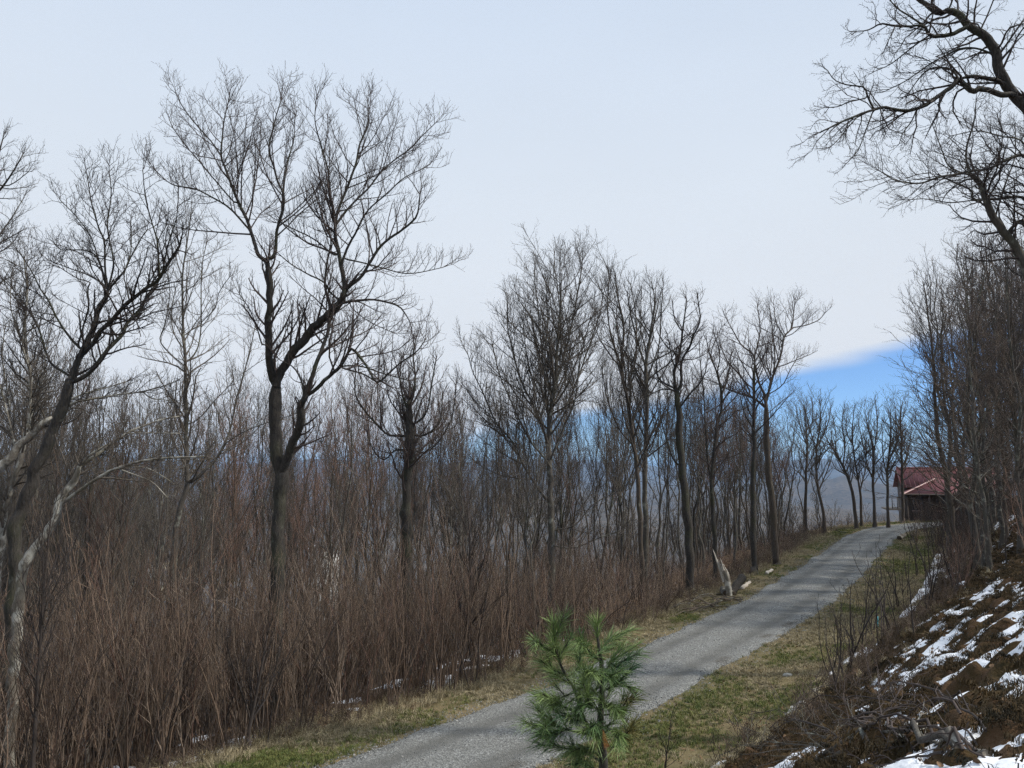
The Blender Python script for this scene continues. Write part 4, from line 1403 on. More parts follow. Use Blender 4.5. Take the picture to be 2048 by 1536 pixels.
for q in range(16):
    u_ = q / 15
    bx = 1668 + 170 * u_ + EX.normal() * 8
    by = 1370 - 215 * u_ + EX.normal() * 12
    RS_.append(((bx, by), (bx + EX.normal() * 22, by - EX.uniform(90, 190) * (1 - 0.3 * u_)), int(EX.integers(0, 6)), 'thin'))
rng = np.random.default_rng(345)
for (b, t, k, lab) in RS_:
    p = on_ground(*b)
    top = at(t[0], t[1], p[1])
    h = max(top[2] - p[2], 0.4)
    o = add('bank_sapling', DARK[k], None, p, lab, 'sapling', 'dark saplings on the right bank', None, (0, (top[0] - p[0]) / h * 0.5, rng.uniform(0, 6.28)))
    o.scale = (0.35 + 0.65 * h / 3.4, 0.35 + 0.65 * h / 3.4, h / 3.4)
    if lab == 'thin':
        note(o, ('tall' if h > 2.2 else 'low') + ' dark ' + ['single-stemmed', 'twin-stemmed', 'single-stemmed', 'three-stemmed', 'single-stemmed', 'twin-stemmed'][k] + ' sapling along the foot of the right bank', b[0])
    if 'tape tied' in lab:
        bg_ = Bag()
        bg_.tube(np.array([[0, 0, 0.72], [0.004, 0, 0.80], [0.0, 0.004, 0.90]]), np.array([0.026, 0.028, 0.025]), 8, 0, True)
        bg_.tube(np.array([[0.02, -0.02, 0.80], [0.07, -0.03, 0.70], [0.08, -0.02, 0.58]]), np.array([0.012, 0.014, 0.010]), 4, 0, True)
        add('tape', bg_.mesh('tape', [M['tape']]), o, label='turquoise plastic tape tied round the stem')

# thicket of dark shrubs under the right wood
SHR = [gen_sapling(360 + i, 2.6, 9, [M['stem_dark'], M['twig_red'], M['stem_dark'], M['twig_dark']][i], 0.55, 1.0, 0.012, (0.3, 0.8), 3) for i in range(4)]
cnt = 0
shr_xy = []
while cnt < 84:
    px = rng.uniform(1795, 2090)
    Yd = rng.uniform(25, 62)
    x = (px - 1024) / F * Yd
    d = road_coord(x, Yd)[0][0]
    lim = np.interp(Yd, [27, 40, 62], [5.9, 5.2, 4.0])
    if d < lim or d > 13:
        continue
    if px > 1900 and Yd < 33 and d < 8.5:
        continue
    if any((x - a) ** 2 + (Yd - b) ** 2 < 0.9 for a, b in shr_xy):
        continue
    shr_xy.append((x, Yd))
    cnt += 1
    side = 'beside the upper end of the drive' if px < 1880 else ('below the red-roofed house' if px < 1960 else 'at the right edge')
    ki = rng.integers(0, 4)
    o = add('shrub', SHR[ki], None, (x, Yd, gz(x, Yd)), 'dark shrub', 'shrub', 'dark shrubs ' + side, None, (0, 0, rng.uniform(0, 6.28)))
    q = rng.uniform(0.75, 1.25)
    note(o, ('large ' if q > 1.0 else 'small ') + ['black-stemmed', 'reddish', 'black-stemmed', 'dark brown'][ki] + (' near' if Yd < 42 else ' far') + ' leafless shrub ' + side, px)
    o.scale = (q * 1.1, q * 1.1, q)

for k in range(44):
    px, Yd = rng.uniform(1806, 1915), (rng.uniform(44, 60) if k < 28 else rng.uniform(65.5, 68))
    x = (px - 1024) / F * Yd
    d = road_coord(x, Yd)[0][0]
    if d < 2.5 and Yd < 61:
        x += 2.7 - d
        px = 1024 + x / Yd * F
    ki = rng.integers(0, 4)
    o = add('shrub', SHR[ki], None, (x, Yd, gz(x, Yd)), 'dark shrub', 'shrub', 'dark shrubs below the red roof', None, (0, 0, rng.uniform(0, 6.28)))
    q = rng.uniform(0.6, 1.05)
    o.scale = (q * 1.1, q * 1.1, q)
    note(o, ('large ' if q > 0.75 else 'small ') + ['black-stemmed', 'reddish', 'black-stemmed', 'dark brown'][ki] + (' near' if Yd < 51 else (' far' if Yd < 62 else ' distant')) + ' shrub between the drive and the red-roofed house', px)

# ------------------------------------------------------------------ the young dark tree by the verge
def twiggy(name, label, cat, limbs, Y, seed, mat, lv, upto=0.3, group=None):
    return hero(name, label, cat, Y, limbs, seed, mat, mat, lv, group, 0.3, cat == 'tree', None, upto)


LVY = levels(0.8, 0.75, trop=0.14, wig=0.09, d2=2.2, d3=2.6, d4=2.0, l2=(0.4, 1.3), l3=(0.25, 0.7), l4=(0.12, 0.3), up=0.6, ang=(0.3, 0.65))
twiggy('young_tree', 'young dark tree with upswept branches in front of the brush, near the gnarled tree', 'tree',
       [([(922, 1335), (928, 1290), (936, 1230), (942, 1170), (940, 1110), (938, 1050), (935, 1010)], 9, 2), ([(931, 1270), (950, 1240), (975, 1215), (1000, 1195)], 4, 1.5), ([(938, 1215), (955, 1160), (970, 1110), (985, 1060)], 4, 1.5),
        ([(935, 1240), (915, 1200), (905, 1160)], 3, 1.5), ([(941, 1150), (922, 1110), (915, 1060)], 3, 1.5)], 22.5, 71, M['stem_dark'], LVY)
twiggy('young_tree', 'dark slender young tree slanting up through the brush at the lower left', 'tree',
       [([(66, 1520), (72, 1430), (78, 1330), (84, 1230), (90, 1150), (97, 1080), (104, 1010)], 8, 2), ([(84, 1230), (112, 1170), (140, 1110), (158, 1060)], 4, 1.5), ([(80, 1300), (60, 1230), (45, 1160)], 3.5, 1.5)], 14.0, 72, M['stem_dark'], LVY)
twiggy('young_tree', 'dark low forking shrub-like tree at the verge in front of the big forked tree', 'tree',
       [([(497, 1480), (500, 1450), (510, 1400), (524, 1330), (535, 1270)], 9, 3), ([(501, 1445), (488, 1400), (470, 1350), (455, 1290)], 5, 2), ([(503, 1440), (530, 1400), (548, 1350), (560, 1290)], 5, 2), ([(505, 1420), (500, 1360), (498, 1300)], 4, 2)], 16.8, 73, M['stem_dark'], LVY)
twiggy('dead_branch', 'pale dead branch hanging in the brush left of the big forked tree', 'branch',
       [([(352, 1262), (372, 1240), (395, 1222), (412, 1212), (425, 1200), (440, 1203), (460, 1212), (480, 1222)], 2, 1.2), ([(425, 1202), (410, 1180), (395, 1168), (380, 1165), (358, 1180)], 1.6, 1), ([(458, 1211), (475, 1203), (488, 1195)], 1.3, 0.8)], 17.0, 74, M['stem_tan'],
       [dict(x, dens=x['dens'] * 0.15) for x in LVY], 0.3)

# ------------------------------------------------------------------ snow
def snow_sheet(name, label, u0, u1, d0, d1, res, fn):
    u = np.arange(u0, u1, res)
    w = np.arange(d0, d1, res)
    C = catmull(ROAD_PTS, 60)
    seg = np.concatenate([[0], np.cumsum(np.linalg.norm(np.diff(C[:, :2], axis=0), axis=1))])
    cx = np.interp(u, seg, C[:, 0])
    cy = np.interp(u, seg, C[:, 1])
    cx = np.convolve(np.pad(cx, 12, 'edge'), np.ones(25) / 25, 'valid')
    cy = np.convolve(np.pad(cy, 12, 'edge'), np.ones(25) / 25, 'valid')
    T = norm(np.column_stack([np.gradient(cx), np.gradient(cy)]))
    X = (cx[:, None] + w[None] * T[:, 1:2]).ravel()
    Y = (cy[:, None] - w[None] * T[:, 0:1]).ravel()
    zg = ground_height(X, Y)[0]
    zb, d, zr, s = base_height(X, Y)
    zs = fn(X, Y, zb, d, zg)
    over = zs - zg
    Z = np.where(over > 0, zg + np.minimum(over * 1.2, 0.07 + 0.3 * over), zg - 0.05)
    k = len(w)
    n = len(u)
    keep = (over > -0.012).reshape(n, k)
    i = np.arange(n - 1)[:, None]
    j = np.arange(k - 1)[None]
    m = keep[:-1, :-1] | keep[1:, :-1] | keep[:-1, 1:] | keep[1:, 1:]
    vis = (Y > 2.5) & (np.abs(X) < 0.76 * Y + 1.6)
    m &= vis.reshape(n, k)[:-1, :-1]
    ii, jj = np.nonzero(m)
    Q = np.stack([ii * k + jj, ii * k + jj + 1, (ii + 1) * k + jj + 1, (ii + 1) * k + jj], 1)
    used = np.unique(Q)
    remap = np.full(n * k, -1)
    remap[used] = np.arange(len(used))
    V = np.column_stack([X, Y, Z])[used]
    me = mesh_from(name, V, remap[Q], None, [M['snow']])
    add(name, me, kind='stuff', label=label)


def bank_snow(X, Y, zb, d, zg):
    big = 0.42 * fbm(X / 2.6, Y / 2.6, 131, 3) + 0.58 * fbm(X * 2.0, Y * 2.0, 133, 3)
    area = sstep(6.2, 7.6, d) * sstep(27, 17, Y) + 0.45 * sstep(6.0, 8.0, d) * sstep(46, 20, Y) - 0.9 * sstep(6.6, 5.6, d) * sstep(34, 22, Y)
    return zb + 0.40 * (fbm(X / 3.1, Y / 3.1, 77, 2) - 0.5) + 0.058 - 0.03 * sstep(12, 8, Y) + 0.11 * np.clip(area, -1, 1) + 0.55 * (big - 0.48)


def wood_snow(X, Y, zb, d, zg):
    st = fbm(X / 1.3 + Y / 5.0, Y / 1.3 - X / 5.0, 141, 3)
    area = sstep(-3.7, -4.4, d) * sstep(-8.2, -6.6, d) * sstep(40, 24, Y)
    return zg - 0.30 + 0.25 * area + 0.30 * (st - 0.40)


s_of = lambda x, y: road_coord(x, y)[2][0]
S0 = s_of(-2.6, 14.6)
snow_sheet('snow', 'patchy melting snow between moss hummocks on the right bank', S0 - 14, S0 + 40, TOE - 0.2, 13.0, 0.07, bank_snow)
snow_sheet('snow', 'thin strips of old snow under the brush behind the left verge', S0 - 6, S0 + 30, -8.6, -3.4, 0.11, wood_snow)

# ------------------------------------------------------------------ grass, leaves, stones
def gen_blades(seed, n, h, spread, mat, lean=0.5, w=0.0035):
    r = np.random.default_rng(seed)
    V, T = [], []
    for i in range(n):
        a = r.uniform(0, 6.28)
        q = r.uniform(0, spread) ** 1
        bx, by = q * math.cos(a), q * math.sin(a)
        b2 = r.uniform(0, 6.28)
        L = h * r.uniform(0.5, 1.1)
        le = r.uniform(0.2, 1.0) * lean
        dx, dy = math.cos(b2), math.sin(b2)
        sx, sy = -dy * w, dx * w
        mx, my, mz = bx + dx * L * le * 0.35, by + dy * L * le * 0.35, L * 0.6
        tx, ty, tz = bx + dx * L * le, by + dy * L * le, L * (1 - 0.35 * le)
        o = len(V)
        V += [(bx - sx, by - sy, -0.01), (bx + sx, by + sy, -0.01), (mx - sx * 0.8, my - sy * 0.8, mz), (mx + sx * 0.8, my + sy * 0.8, mz), (tx, ty, tz)]
        T += [(o, o + 1, o + 3), (o, o + 3, o + 2), (o + 2, o + 3, o + 4)]
    return mesh_from('blades', np.array(V), None, T, [mat])


def road_points(n, s0, s1, d0, d1, rng, power=1.6):
    C = catmull(ROAD_PTS, 40)
    seg = np.concatenate([[0], np.cumsum(np.linalg.norm(np.diff(C[:, :2], axis=0), axis=1))])
    s = s0 + (s1 - s0) * rng.uniform(0, 1, n) ** power
    d = rng.uniform(d0, d1, n)
    T = norm(np.gradient(C[:, :2], axis=0))
    x = np.interp(s, seg, C[:, 0]) + d * np.interp(s, seg, T[:, 1])
    y = np.interp(s, seg, C[:, 1]) - d * np.interp(s, seg, T[:, 0])
    return x, y


def scat(name, label, variants, x, y, smin, smax, rng, tilt=0.15, keep=None, idx=None, dz=0.0, on_snow=False):
    vis = (y > 2.2) & (np.abs(x) < 0.76 * y + 1.6)
    if keep is not None:
        vis &= keep
    x, y = x[vis], y[vis]
    z, d_, zr_, s_ = ground_height(x, y)
    if on_snow:
        zs = bank_snow(x, y, base_height(x, y)[0], d_, z)
        over = zs - z
        z = np.where((over > 0) & (d_ > TOE), z + np.minimum(over * 1.2, 0.07 + 0.3 * over), z)
    z = z + dz
    n = len(x)
    scatter(name, label, variants, np.column_stack([x, y, z]), np.column_stack([rng.normal(size=(n, 2)) * tilt, rng.uniform(0, 6.28, n)]), rng.uniform(smin, smax, n), None if idx is None else idx[vis])


rng = np.random.default_rng(501)
gv = [unlinked('grass_tuft', gen_blades(400 + i, 16, 0.075, 0.07, M['grass_green'], 0.9)) for i in range(3)] + [unlinked('grass_tuft', gen_blades(410 + i, 16, 0.075, 0.08, M['grass_tan'], 1.2)) for i in range(3)]
xl, yl = road_points(26000, S0 - 5, S0 + 64, -3.75, -1.55, rng)
xr, yr = road_points(34000, S0 - 5, S0 + 62, 1.55, TOE + 0.5, rng)
x, y = np.concatenate([xl, xr]), np.concatenate([yl, yr])
dd = road_coord(x, y)[0]
den = fbm(x * 0.8, y * 0.8, 221, 3)
keep = rng.uniform(size=len(x)) < sstep(1.3, 2.2, np.abs(dd) + 0.9 * (fbm(x * 1.1, y * 1.1, 223, 3) - 0.5)) * np.clip(3.2 * (den - 0.22), 0.08, 1.3)
gmix = fbm(x * 0.45, y * 0.45, 222, 3) + 0.06 * (dd > 0) - 0.05 * (y > 34)
tan = (rng.uniform(size=len(x)) < sstep(0.36, 0.66, gmix)) | (np.abs(dd) > 4.6) | (dd < -3.3)
scat('grass', 'short patchy winter grass on both verges of the drive', gv, x, y, 0.45, 1.5, rng, 0.2, keep, np.where(tan, 3, 0) + rng.integers(0, 3, len(x)))
tv = [unlinked('dry_grass_tuft', gen_blades(420 + i, 22, 0.32, 0.10, M['grass_tan'], 1.0, 0.004)) for i in range(3)]
x1, y1 = road_points(2600, S0 + 22, S0 + 66, -5.4, -3.0, rng, 1.0)
x2, y2 = road_points(2400, S0 - 5, S0 + 24, -4.6, -2.9, rng, 1.0)
x3, y3 = road_points(500, S0 + 6, S0 + 50, TOE - 0.2, 7.5, rng, 1.0)
x, y = np.concatenate([x1, x2, x3]), np.concatenate([y1, y2, y3])
scat('dry_grass', 'tall straw-coloured dead grass along the edges of the verges', tv, x, y, 0.35, 1.15, rng, 0.35, rng.uniform(size=len(x)) < 0.25 + fbm(x * 0.7, y * 0.7, 231, 2))
wv = [unlinked('dead_weed', gen_sapling(430 + i, 0.55, 4, M['twig_brown'], 0.6, 2.6, 0.0045, (0.4, 0.9), 3)) for i in range(3)]
x1, y1 = road_points(420, S0 + 4, S0 + 44, TOE - 0.2, 6.6, rng, 0.9)
x2, y2 = road_points(900, S0 - 6, S0 + 50, -5.5, -3.3, rng, 1.0)
x, y = np.concatenate([x1, x2]), np.concatenate([y1, y2])
scat('dead_weeds', 'brittle red-brown weed stalks on the bank and under the brush', wv, x, y, 0.5, 1.25, rng, 0.25)


def leaf_mesh(seed):
    r = np.random.default_rng(seed)
    L, W = 0.06, 0.036
    c = r.uniform(0.01, 0.03)
    V = [(-L / 2, 0, 0.004), (-L / 5, W / 2, c), (L / 5, W / 2.4, c * 1.2), (L / 2, 0, 0.012), (L / 5, -W / 2.4, c), (-L / 5, -W / 2, c * 0.8), (0, 0, 0.003)]
    T = [(6, i, (i + 1) % 6) for i in range(6)]
    return mesh_from('leaf', np.array(V), None, T, [M['leaf_dead']])


lvv = [unlinked('dead_leaf', leaf_mesh(440 + i)) for i in range(4)]
x1, y1 = road_points(12000, S0 - 12, S0 + 40, TOE - 0.6, 13, rng, 1.2)
x2, y2 = road_points(9000, S0 - 6, S0 + 46, -7.5, -3.2, rng, 1.1)
x3, y3 = road_points(1300, S0 - 6, S0 + 36, 2.2, TOE, rng, 1.1)
x, y = np.concatenate([x1, x2, x3]), np.concatenate([y1, y2, y3])
scat('leaf_litter', 'brown dead leaves littering the bank and the ground under the brush', lvv, x, y, 0.6, 1.3, rng, 0.5, None, None, 0.006, True)


def pebble(seed, mat, sub=1):
    r = np.random.default_rng(seed)
    import bmesh
    bm = bmesh.new()
    bmesh.ops.create_icosphere(bm, subdivisions=sub, radius=1.0)
    sx, sy, sz = r.uniform(0.7, 1.2), r.uniform(0.6, 1.0), r.uniform(0.4, 0.7)
    off = r.normal(size=(len(bm.verts), 3)) * (0.14 if sub == 1 else 0.07)
    for v, o in zip(bm.verts, off):
        v.co.x = (v.co.x + o[0]) * sx
        v.co.y = (v.co.y + o[1]) * sy
        v.co.z = (v.co.z + o[2]) * sz
    me = bpy.data.meshes.new('pebble')
    bm.to_mesh(me)
    bm.free()
    me.materials.append(mat)
    return me


pv = [unlinked('gravel_stone', pebble(450 + i, M['gravel'])) for i in range(4)]
x1, y1 = road_points(15000, S0 - 5, S0 + 50, -2.25, -1.25, rng, 1.5)
x2, y2 = road_points(15000, S0 - 5, S0 + 50, 1.25, 2.35, rng, 1.5)
x3, y3 = road_points(9000, S0 - 5, S0 + 40, -1.3, 1.3, rng, 1.5)
x, y = np.concatenate([x1, x2, x3]), np.concatenate([y1, y2, y3])
dd, zr, _ = road_coord(x, y)
vis = (np.abs(x) < 0.7 * y) & (rng.uniform(size=len(x)) < np.clip(1.1 - np.abs(np.abs(dd) - 1.6) / 0.9, 0.3, 1))
x, y, dd, zr = x[vis], y[vis], dd[vis], zr[vis]
zz = np.maximum(ground_height(x, y)[0], zr + 0.045 * (1 - (dd / 1.9) ** 2) - 0.1 * sstep(1.62, 2.15, np.abs(dd)) - 0.03 * np.exp(-((np.abs(dd) - 0.82) / 0.26) ** 2))
scatter('loose_gravel', 'loose grey stones scattered over the drive and along its edges', pv, np.column_stack([x, y, zz + 0.002]), np.column_stack([rng.normal(size=(len(x), 2)) * 0.3, rng.uniform(0, 6.28, len(x))]), np.clip(rng.lognormal(-4.35, 0.42, len(x)), 0.006, 0.04))
# moss and matted dead stuff on the high points of the bank
M['moss_blade'] = plain_mat('moss_blade', (0.014, 0.012, 0.006), (0.062, 0.040, 0.016), 0.95)
mv = [unlinked('moss_tuft', gen_blades(460 + i, 110, 0.045, 0.13, M['moss_blade'], 1.7, 0.0032)) for i in range(3)]
x, y = road_points(15000, S0 - 14, S0 + 34, TOE - 0.3, 13, rng, 1.0)
hi = ground_height(x, y)[0] - base_height(x, y)[0] - 0.4 * (fbm(x / 3.1, y / 3.1, 77, 2) - 0.5)
scat('moss', 'dark brown moss and matted plants on the hummocks of the right bank', mv, x, y, 0.6, 1.5, rng, 0.3, hi > 0.13)

p = on_ground(1575, 1352)
add('rock', pebble(471, M['rock'], 2), None, p + np.array([0, 0, 0.02]), 'small pale rock lying on the grass right of the drive', 'rock', scale=0.15)

# ------------------------------------------------------------------ fallen wood
def branch_pile(specs, label, group, mat, seed, name='fallen_branch'):
    r = np.random.default_rng(seed)
    for (a, b, w, lift) in specs:
        pa, pb = on_ground(*a), on_ground(*b)
        K = 9
        t = np.linspace(0, 1, K)[:, None]
        P = pa * (1 - t) + pb * t
        L = np.linalg.norm(pb - pa)
        P[:, :2] += np.cumsum(r.normal(size=(K, 2)), 0) * 0.025 * L
        zg = ground_height(P[:, 0], P[:, 1])[0]
        P[:, 2] = np.maximum(zg + w, P[:, 2]) + lift * np.sin(t[:, 0] * math.pi) + r.normal(size=K) * 0.01
        R = w * (1 - 0.75 * t[:, 0])
        bb = Bag()
        bb.tube(P, R, 6, 0, True)
        s, d, l, rad = spawn(P[None], R[None], r, 2.4, 0.25, 1.0, (0.3, 0.8), 0.28, 0.2, 1.0, 0.3, 2)
        P2, R2 = grow(s, d, l, np.clip(rad, 0.004, 0.014), 5, r, 0.16, -0.02, 0.4, 0.0035)
        bb.tube(P2, R2, 4)
        s, d, l, rad = spawn(P2, R2, r, 4.0, 0.2, 1.0, (0.3, 0.8), 0.5, 0.12, 0.4, 0.0, 1)
        P3, R3 = grow(s, d, l, np.clip(rad, 0.003, 0.006), 3, r, 0.16, -0.02, 0.5, 0.003)
        bb.tube(P3, R3, 3)
        o = add(name, bb.mesh('branch', [mat], True, pa), None, pa, label if isinstance(label, str) else label.pop(0), 'branch', group)
        if isinstance(label, str):
            note(o, ('long ' if L > 1.6 else 'short ') + ('thick ' if w > 0.02 else ('slim ' if w > 0.0095 else 'spindly ')) + label, a[0] + b[0])


branch_pile([((1975, 1532), (1738, 1490), 0.034, 0.04)], ['thick pale limb lying across the brush pile at the lower right'], 'cut limbs at the foot of the bank', M['bark_pale'], 81)
branch_pile([((1900, 1505), (1735, 1465), 0.030, 0.05), ((1735, 1478), (1635, 1466), 0.022, 0.04), ((1735, 1500), (1625, 1532), 0.022, 0.05), ((1700, 1520), (1530, 1508), 0.014, 0.05), ((1760, 1530), (1560, 1490), 0.012, 0.06)],
            ['pale branch lying above the thick pale limb at lower right', 'short crooked branch at the left end of the thick pale limb', 'forked branch running down left from the thick pale limb', 'long thin branch reaching left over the dry grass', 'thin dark branch slanting over the dry grass at lower right'], 'cut limbs at the foot of the bank', M['bark_grey'], 82)
r_ = np.random.default_rng(83)
sp = []
for i in range(26):
    cx, cy = r_.uniform(1650, 1960), r_.uniform(1400, 1530)
    L = r_.uniform(60, 170)
    a = r_.uniform(-0.5, 0.6)
    sp.append(((cx + L * math.cos(a) / 2, cy + L * math.sin(a) / 2 * 0.6), (cx - L * math.cos(a) / 2, cy - L * math.sin(a) / 2 * 0.6), r_.uniform(0.006, 0.013), r_.uniform(0.03, 0.2)))
branch_pile(sp, 'dark branch tangled below the snowy bank', 'tangled branches at lower right', M['twig_dark'], 84)
sp = []
for i in range(18):
    cx = r_.uniform(1350, 1450)
    cy = 1216 - (cx - 1350) * 0.10 + r_.uniform(-10, 12)
    L = r_.uniform(40, 110)
    a = r_.uniform(-0.35, 0.1)
    sp.append(((cx + L / 2, cy + L * math.sin(a) / 2), (cx - L / 2, cy - L * math.sin(a) / 2), r_.uniform(0.012, 0.035), r_.uniform(0.05, 0.4)))
branch_pile(sp[:11], 'brown branch piled left of the broken stump', 'branch pile by the stump', M['stem_tan'], 85)
branch_pile(sp[11:], 'grey branch piled left of the broken stump', 'grey branches by the stump', M['bark_grey'], 185)
sp = []
for i in range(9):
    cx = r_.uniform(1085, 1180)
    cy = 1300 - (cx - 1085) * 0.32 + r_.uniform(-12, 10)
    L = r_.uniform(50, 120)
    sp.append(((cx + L / 2, cy - L * 0.25), (cx - L / 2, cy + L * 0.25), r_.uniform(0.012, 0.025), r_.uniform(0.05, 0.3)))
branch_pile(sp, 'weathered branch piled behind the top of the pine', 'branch pile behind the pine', M['stem_tan'], 86)
branch_pile([((1690, 1066), (1650, 1062), 0.035, 0.02)], ['short dark branch lying on the far grass verge'], None, M['stem_dark'], 87)


def log(name, label, pa, pb, w0, w1, bark, cut, group=None, K=7, seed=1):
    r = np.random.default_rng(seed)
    t = np.linspace(0, 1, K)[:, None]
    P = pa * (1 - t) + pb * t + r.normal(size=(K, 3)) * 0.012
    R = (w0 * (1 - t) + w1 * t)[:, 0] * (1 + r.normal(size=K) * 0.04)
    e = empty(name, pa, label, 'log', group)
    b = Bag()
    b.tube(P, R, 12)
    add('bark', b.mesh('bark', [bark], True, pa), e)
    for k, sgn in ((0, -1), (K - 1, 1)):
        ax = norm(P[-1] - P[0]) * sgn
        c = Bag()
        c.tube(np.array([P[k] - ax * 0.02, P[k] + ax * 0.004]), np.array([R[k] * 0.97, R[k] * 0.94]), 12, 0, True)
        add('cut_end', c.mesh('cut_end', [cut], False, pa), e)
    return e


M['heartwood'] = plain_mat('heartwood', (0.035, 0.028, 0.022), (0.10, 0.075, 0.05), 0.9, 20, False)
M['split_wood'] = plain_mat('split_wood', (0.20, 0.165, 0.125), (0.66, 0.61, 0.53), 0.85, 22, False)
sb = on_ground(1458, 1193)
Ys = sb[1]
log('log', 'short round log with a dark end lying at the foot of the broken stump', sb + np.array([-0.16, -0.05, 0.12]), sb + np.array([-0.05, 0.75, 0.2]), 0.15, 0.15, M['bark_grey'], M['heartwood'], seed=2)
log('log', 'second short log against the right side of the broken stump', sb + np.array([0.17, -0.02, 0.10]), sb + np.array([0.28, 0.7, 0.16]), 0.12, 0.12, M['bark_pale'], M['heartwood'], seed=3)
log('log', 'dark log propped up to the right behind the broken stump', at(1462, 1187, Ys + 0.3), at(1485, 1154, Ys + 0.9), 0.16, 0.19, M['bark_dark'], M['heartwood'], seed=4)
g1 = on_ground(1483, 1180)
log('log', 'pale rotten log on the leaves right of the broken stump', g1 + np.array([0, 0, 0.06]), on_ground(1500, 1168) + np.array([0, 0, 0.08]), 0.10, 0.08, M['dead_pale'], M['split_wood'], seed=5)
g1 = on_ground(1533, 1149)
log('log', 'small white log at the verge near the wineglass-shaped tree', g1 + np.array([0, 0, 0.06]), on_ground(1545, 1143) + np.array([0, 0, 0.08]), 0.09, 0.07, M['dead_pale'], M['split_wood'], seed=6)
g1 = on_ground(1799, 1081)
log('log', 'short cut log with a pale top at the upper right edge of the drive', g1 + np.array([0, 0, 0.16]), g1 + np.array([0.6, 0.5, 0.35]), 0.17, 0.15, M['bark_pale'], M['heartwood'], seed=7)


def stump():
    base = sb + np.array([0, 0.15, 0])
    e = empty('broken_stump', base, 'splintered tree stump with white torn wood beside the drive', 'stump')
    pts = np.array([at(1458, 1192, Ys), at(1456, 1170, Ys), at(1452, 1150, Ys), at(1448, 1140, Ys)])
    b = Bag()
    b.tube(catmull(pts, 4), np.linspace(0.15, 0.13, 13), 12, 0, True)
    add('trunk', b.mesh('trunk', [M['bark_pale']], True, base), e)
    r = np.random.default_rng(9)
    foot = at(1453, 1158, Ys)
    for q in range(11):
        ox = -0.15 + 0.30 * q / 10 + r.normal() * 0.01
        oy = -0.10 * math.cos(ox / 0.2 * 1.4) + r.uniform(-0.02, 0.1)
        H = 1.25 * (1 - 0.5 * q / 10) * r.uniform(0.75, 1.08)
        lean_ = -0.36 + r.normal() * 0.03
        t = np.linspace(0, 1, 7)
        P = foot + np.column_stack([ox * (1 - 0.25 * t) + lean_ * H * t + r.normal(size=7) * 0.008, np.full(7, oy), -0.12 + (H + 0.12) * t])
        w = r.uniform(0.026, 0.048)
        b = Bag()
        b.tube(P, w * np.array([1.1, 1.1, 1.0, 0.95, 0.8, 0.55, 0.12]), 5, 0, True)
        add('splinter', b.mesh('splinter', [M['split_wood'] if q % 4 != 2 else M['heartwood']], False, base), e)


stump()

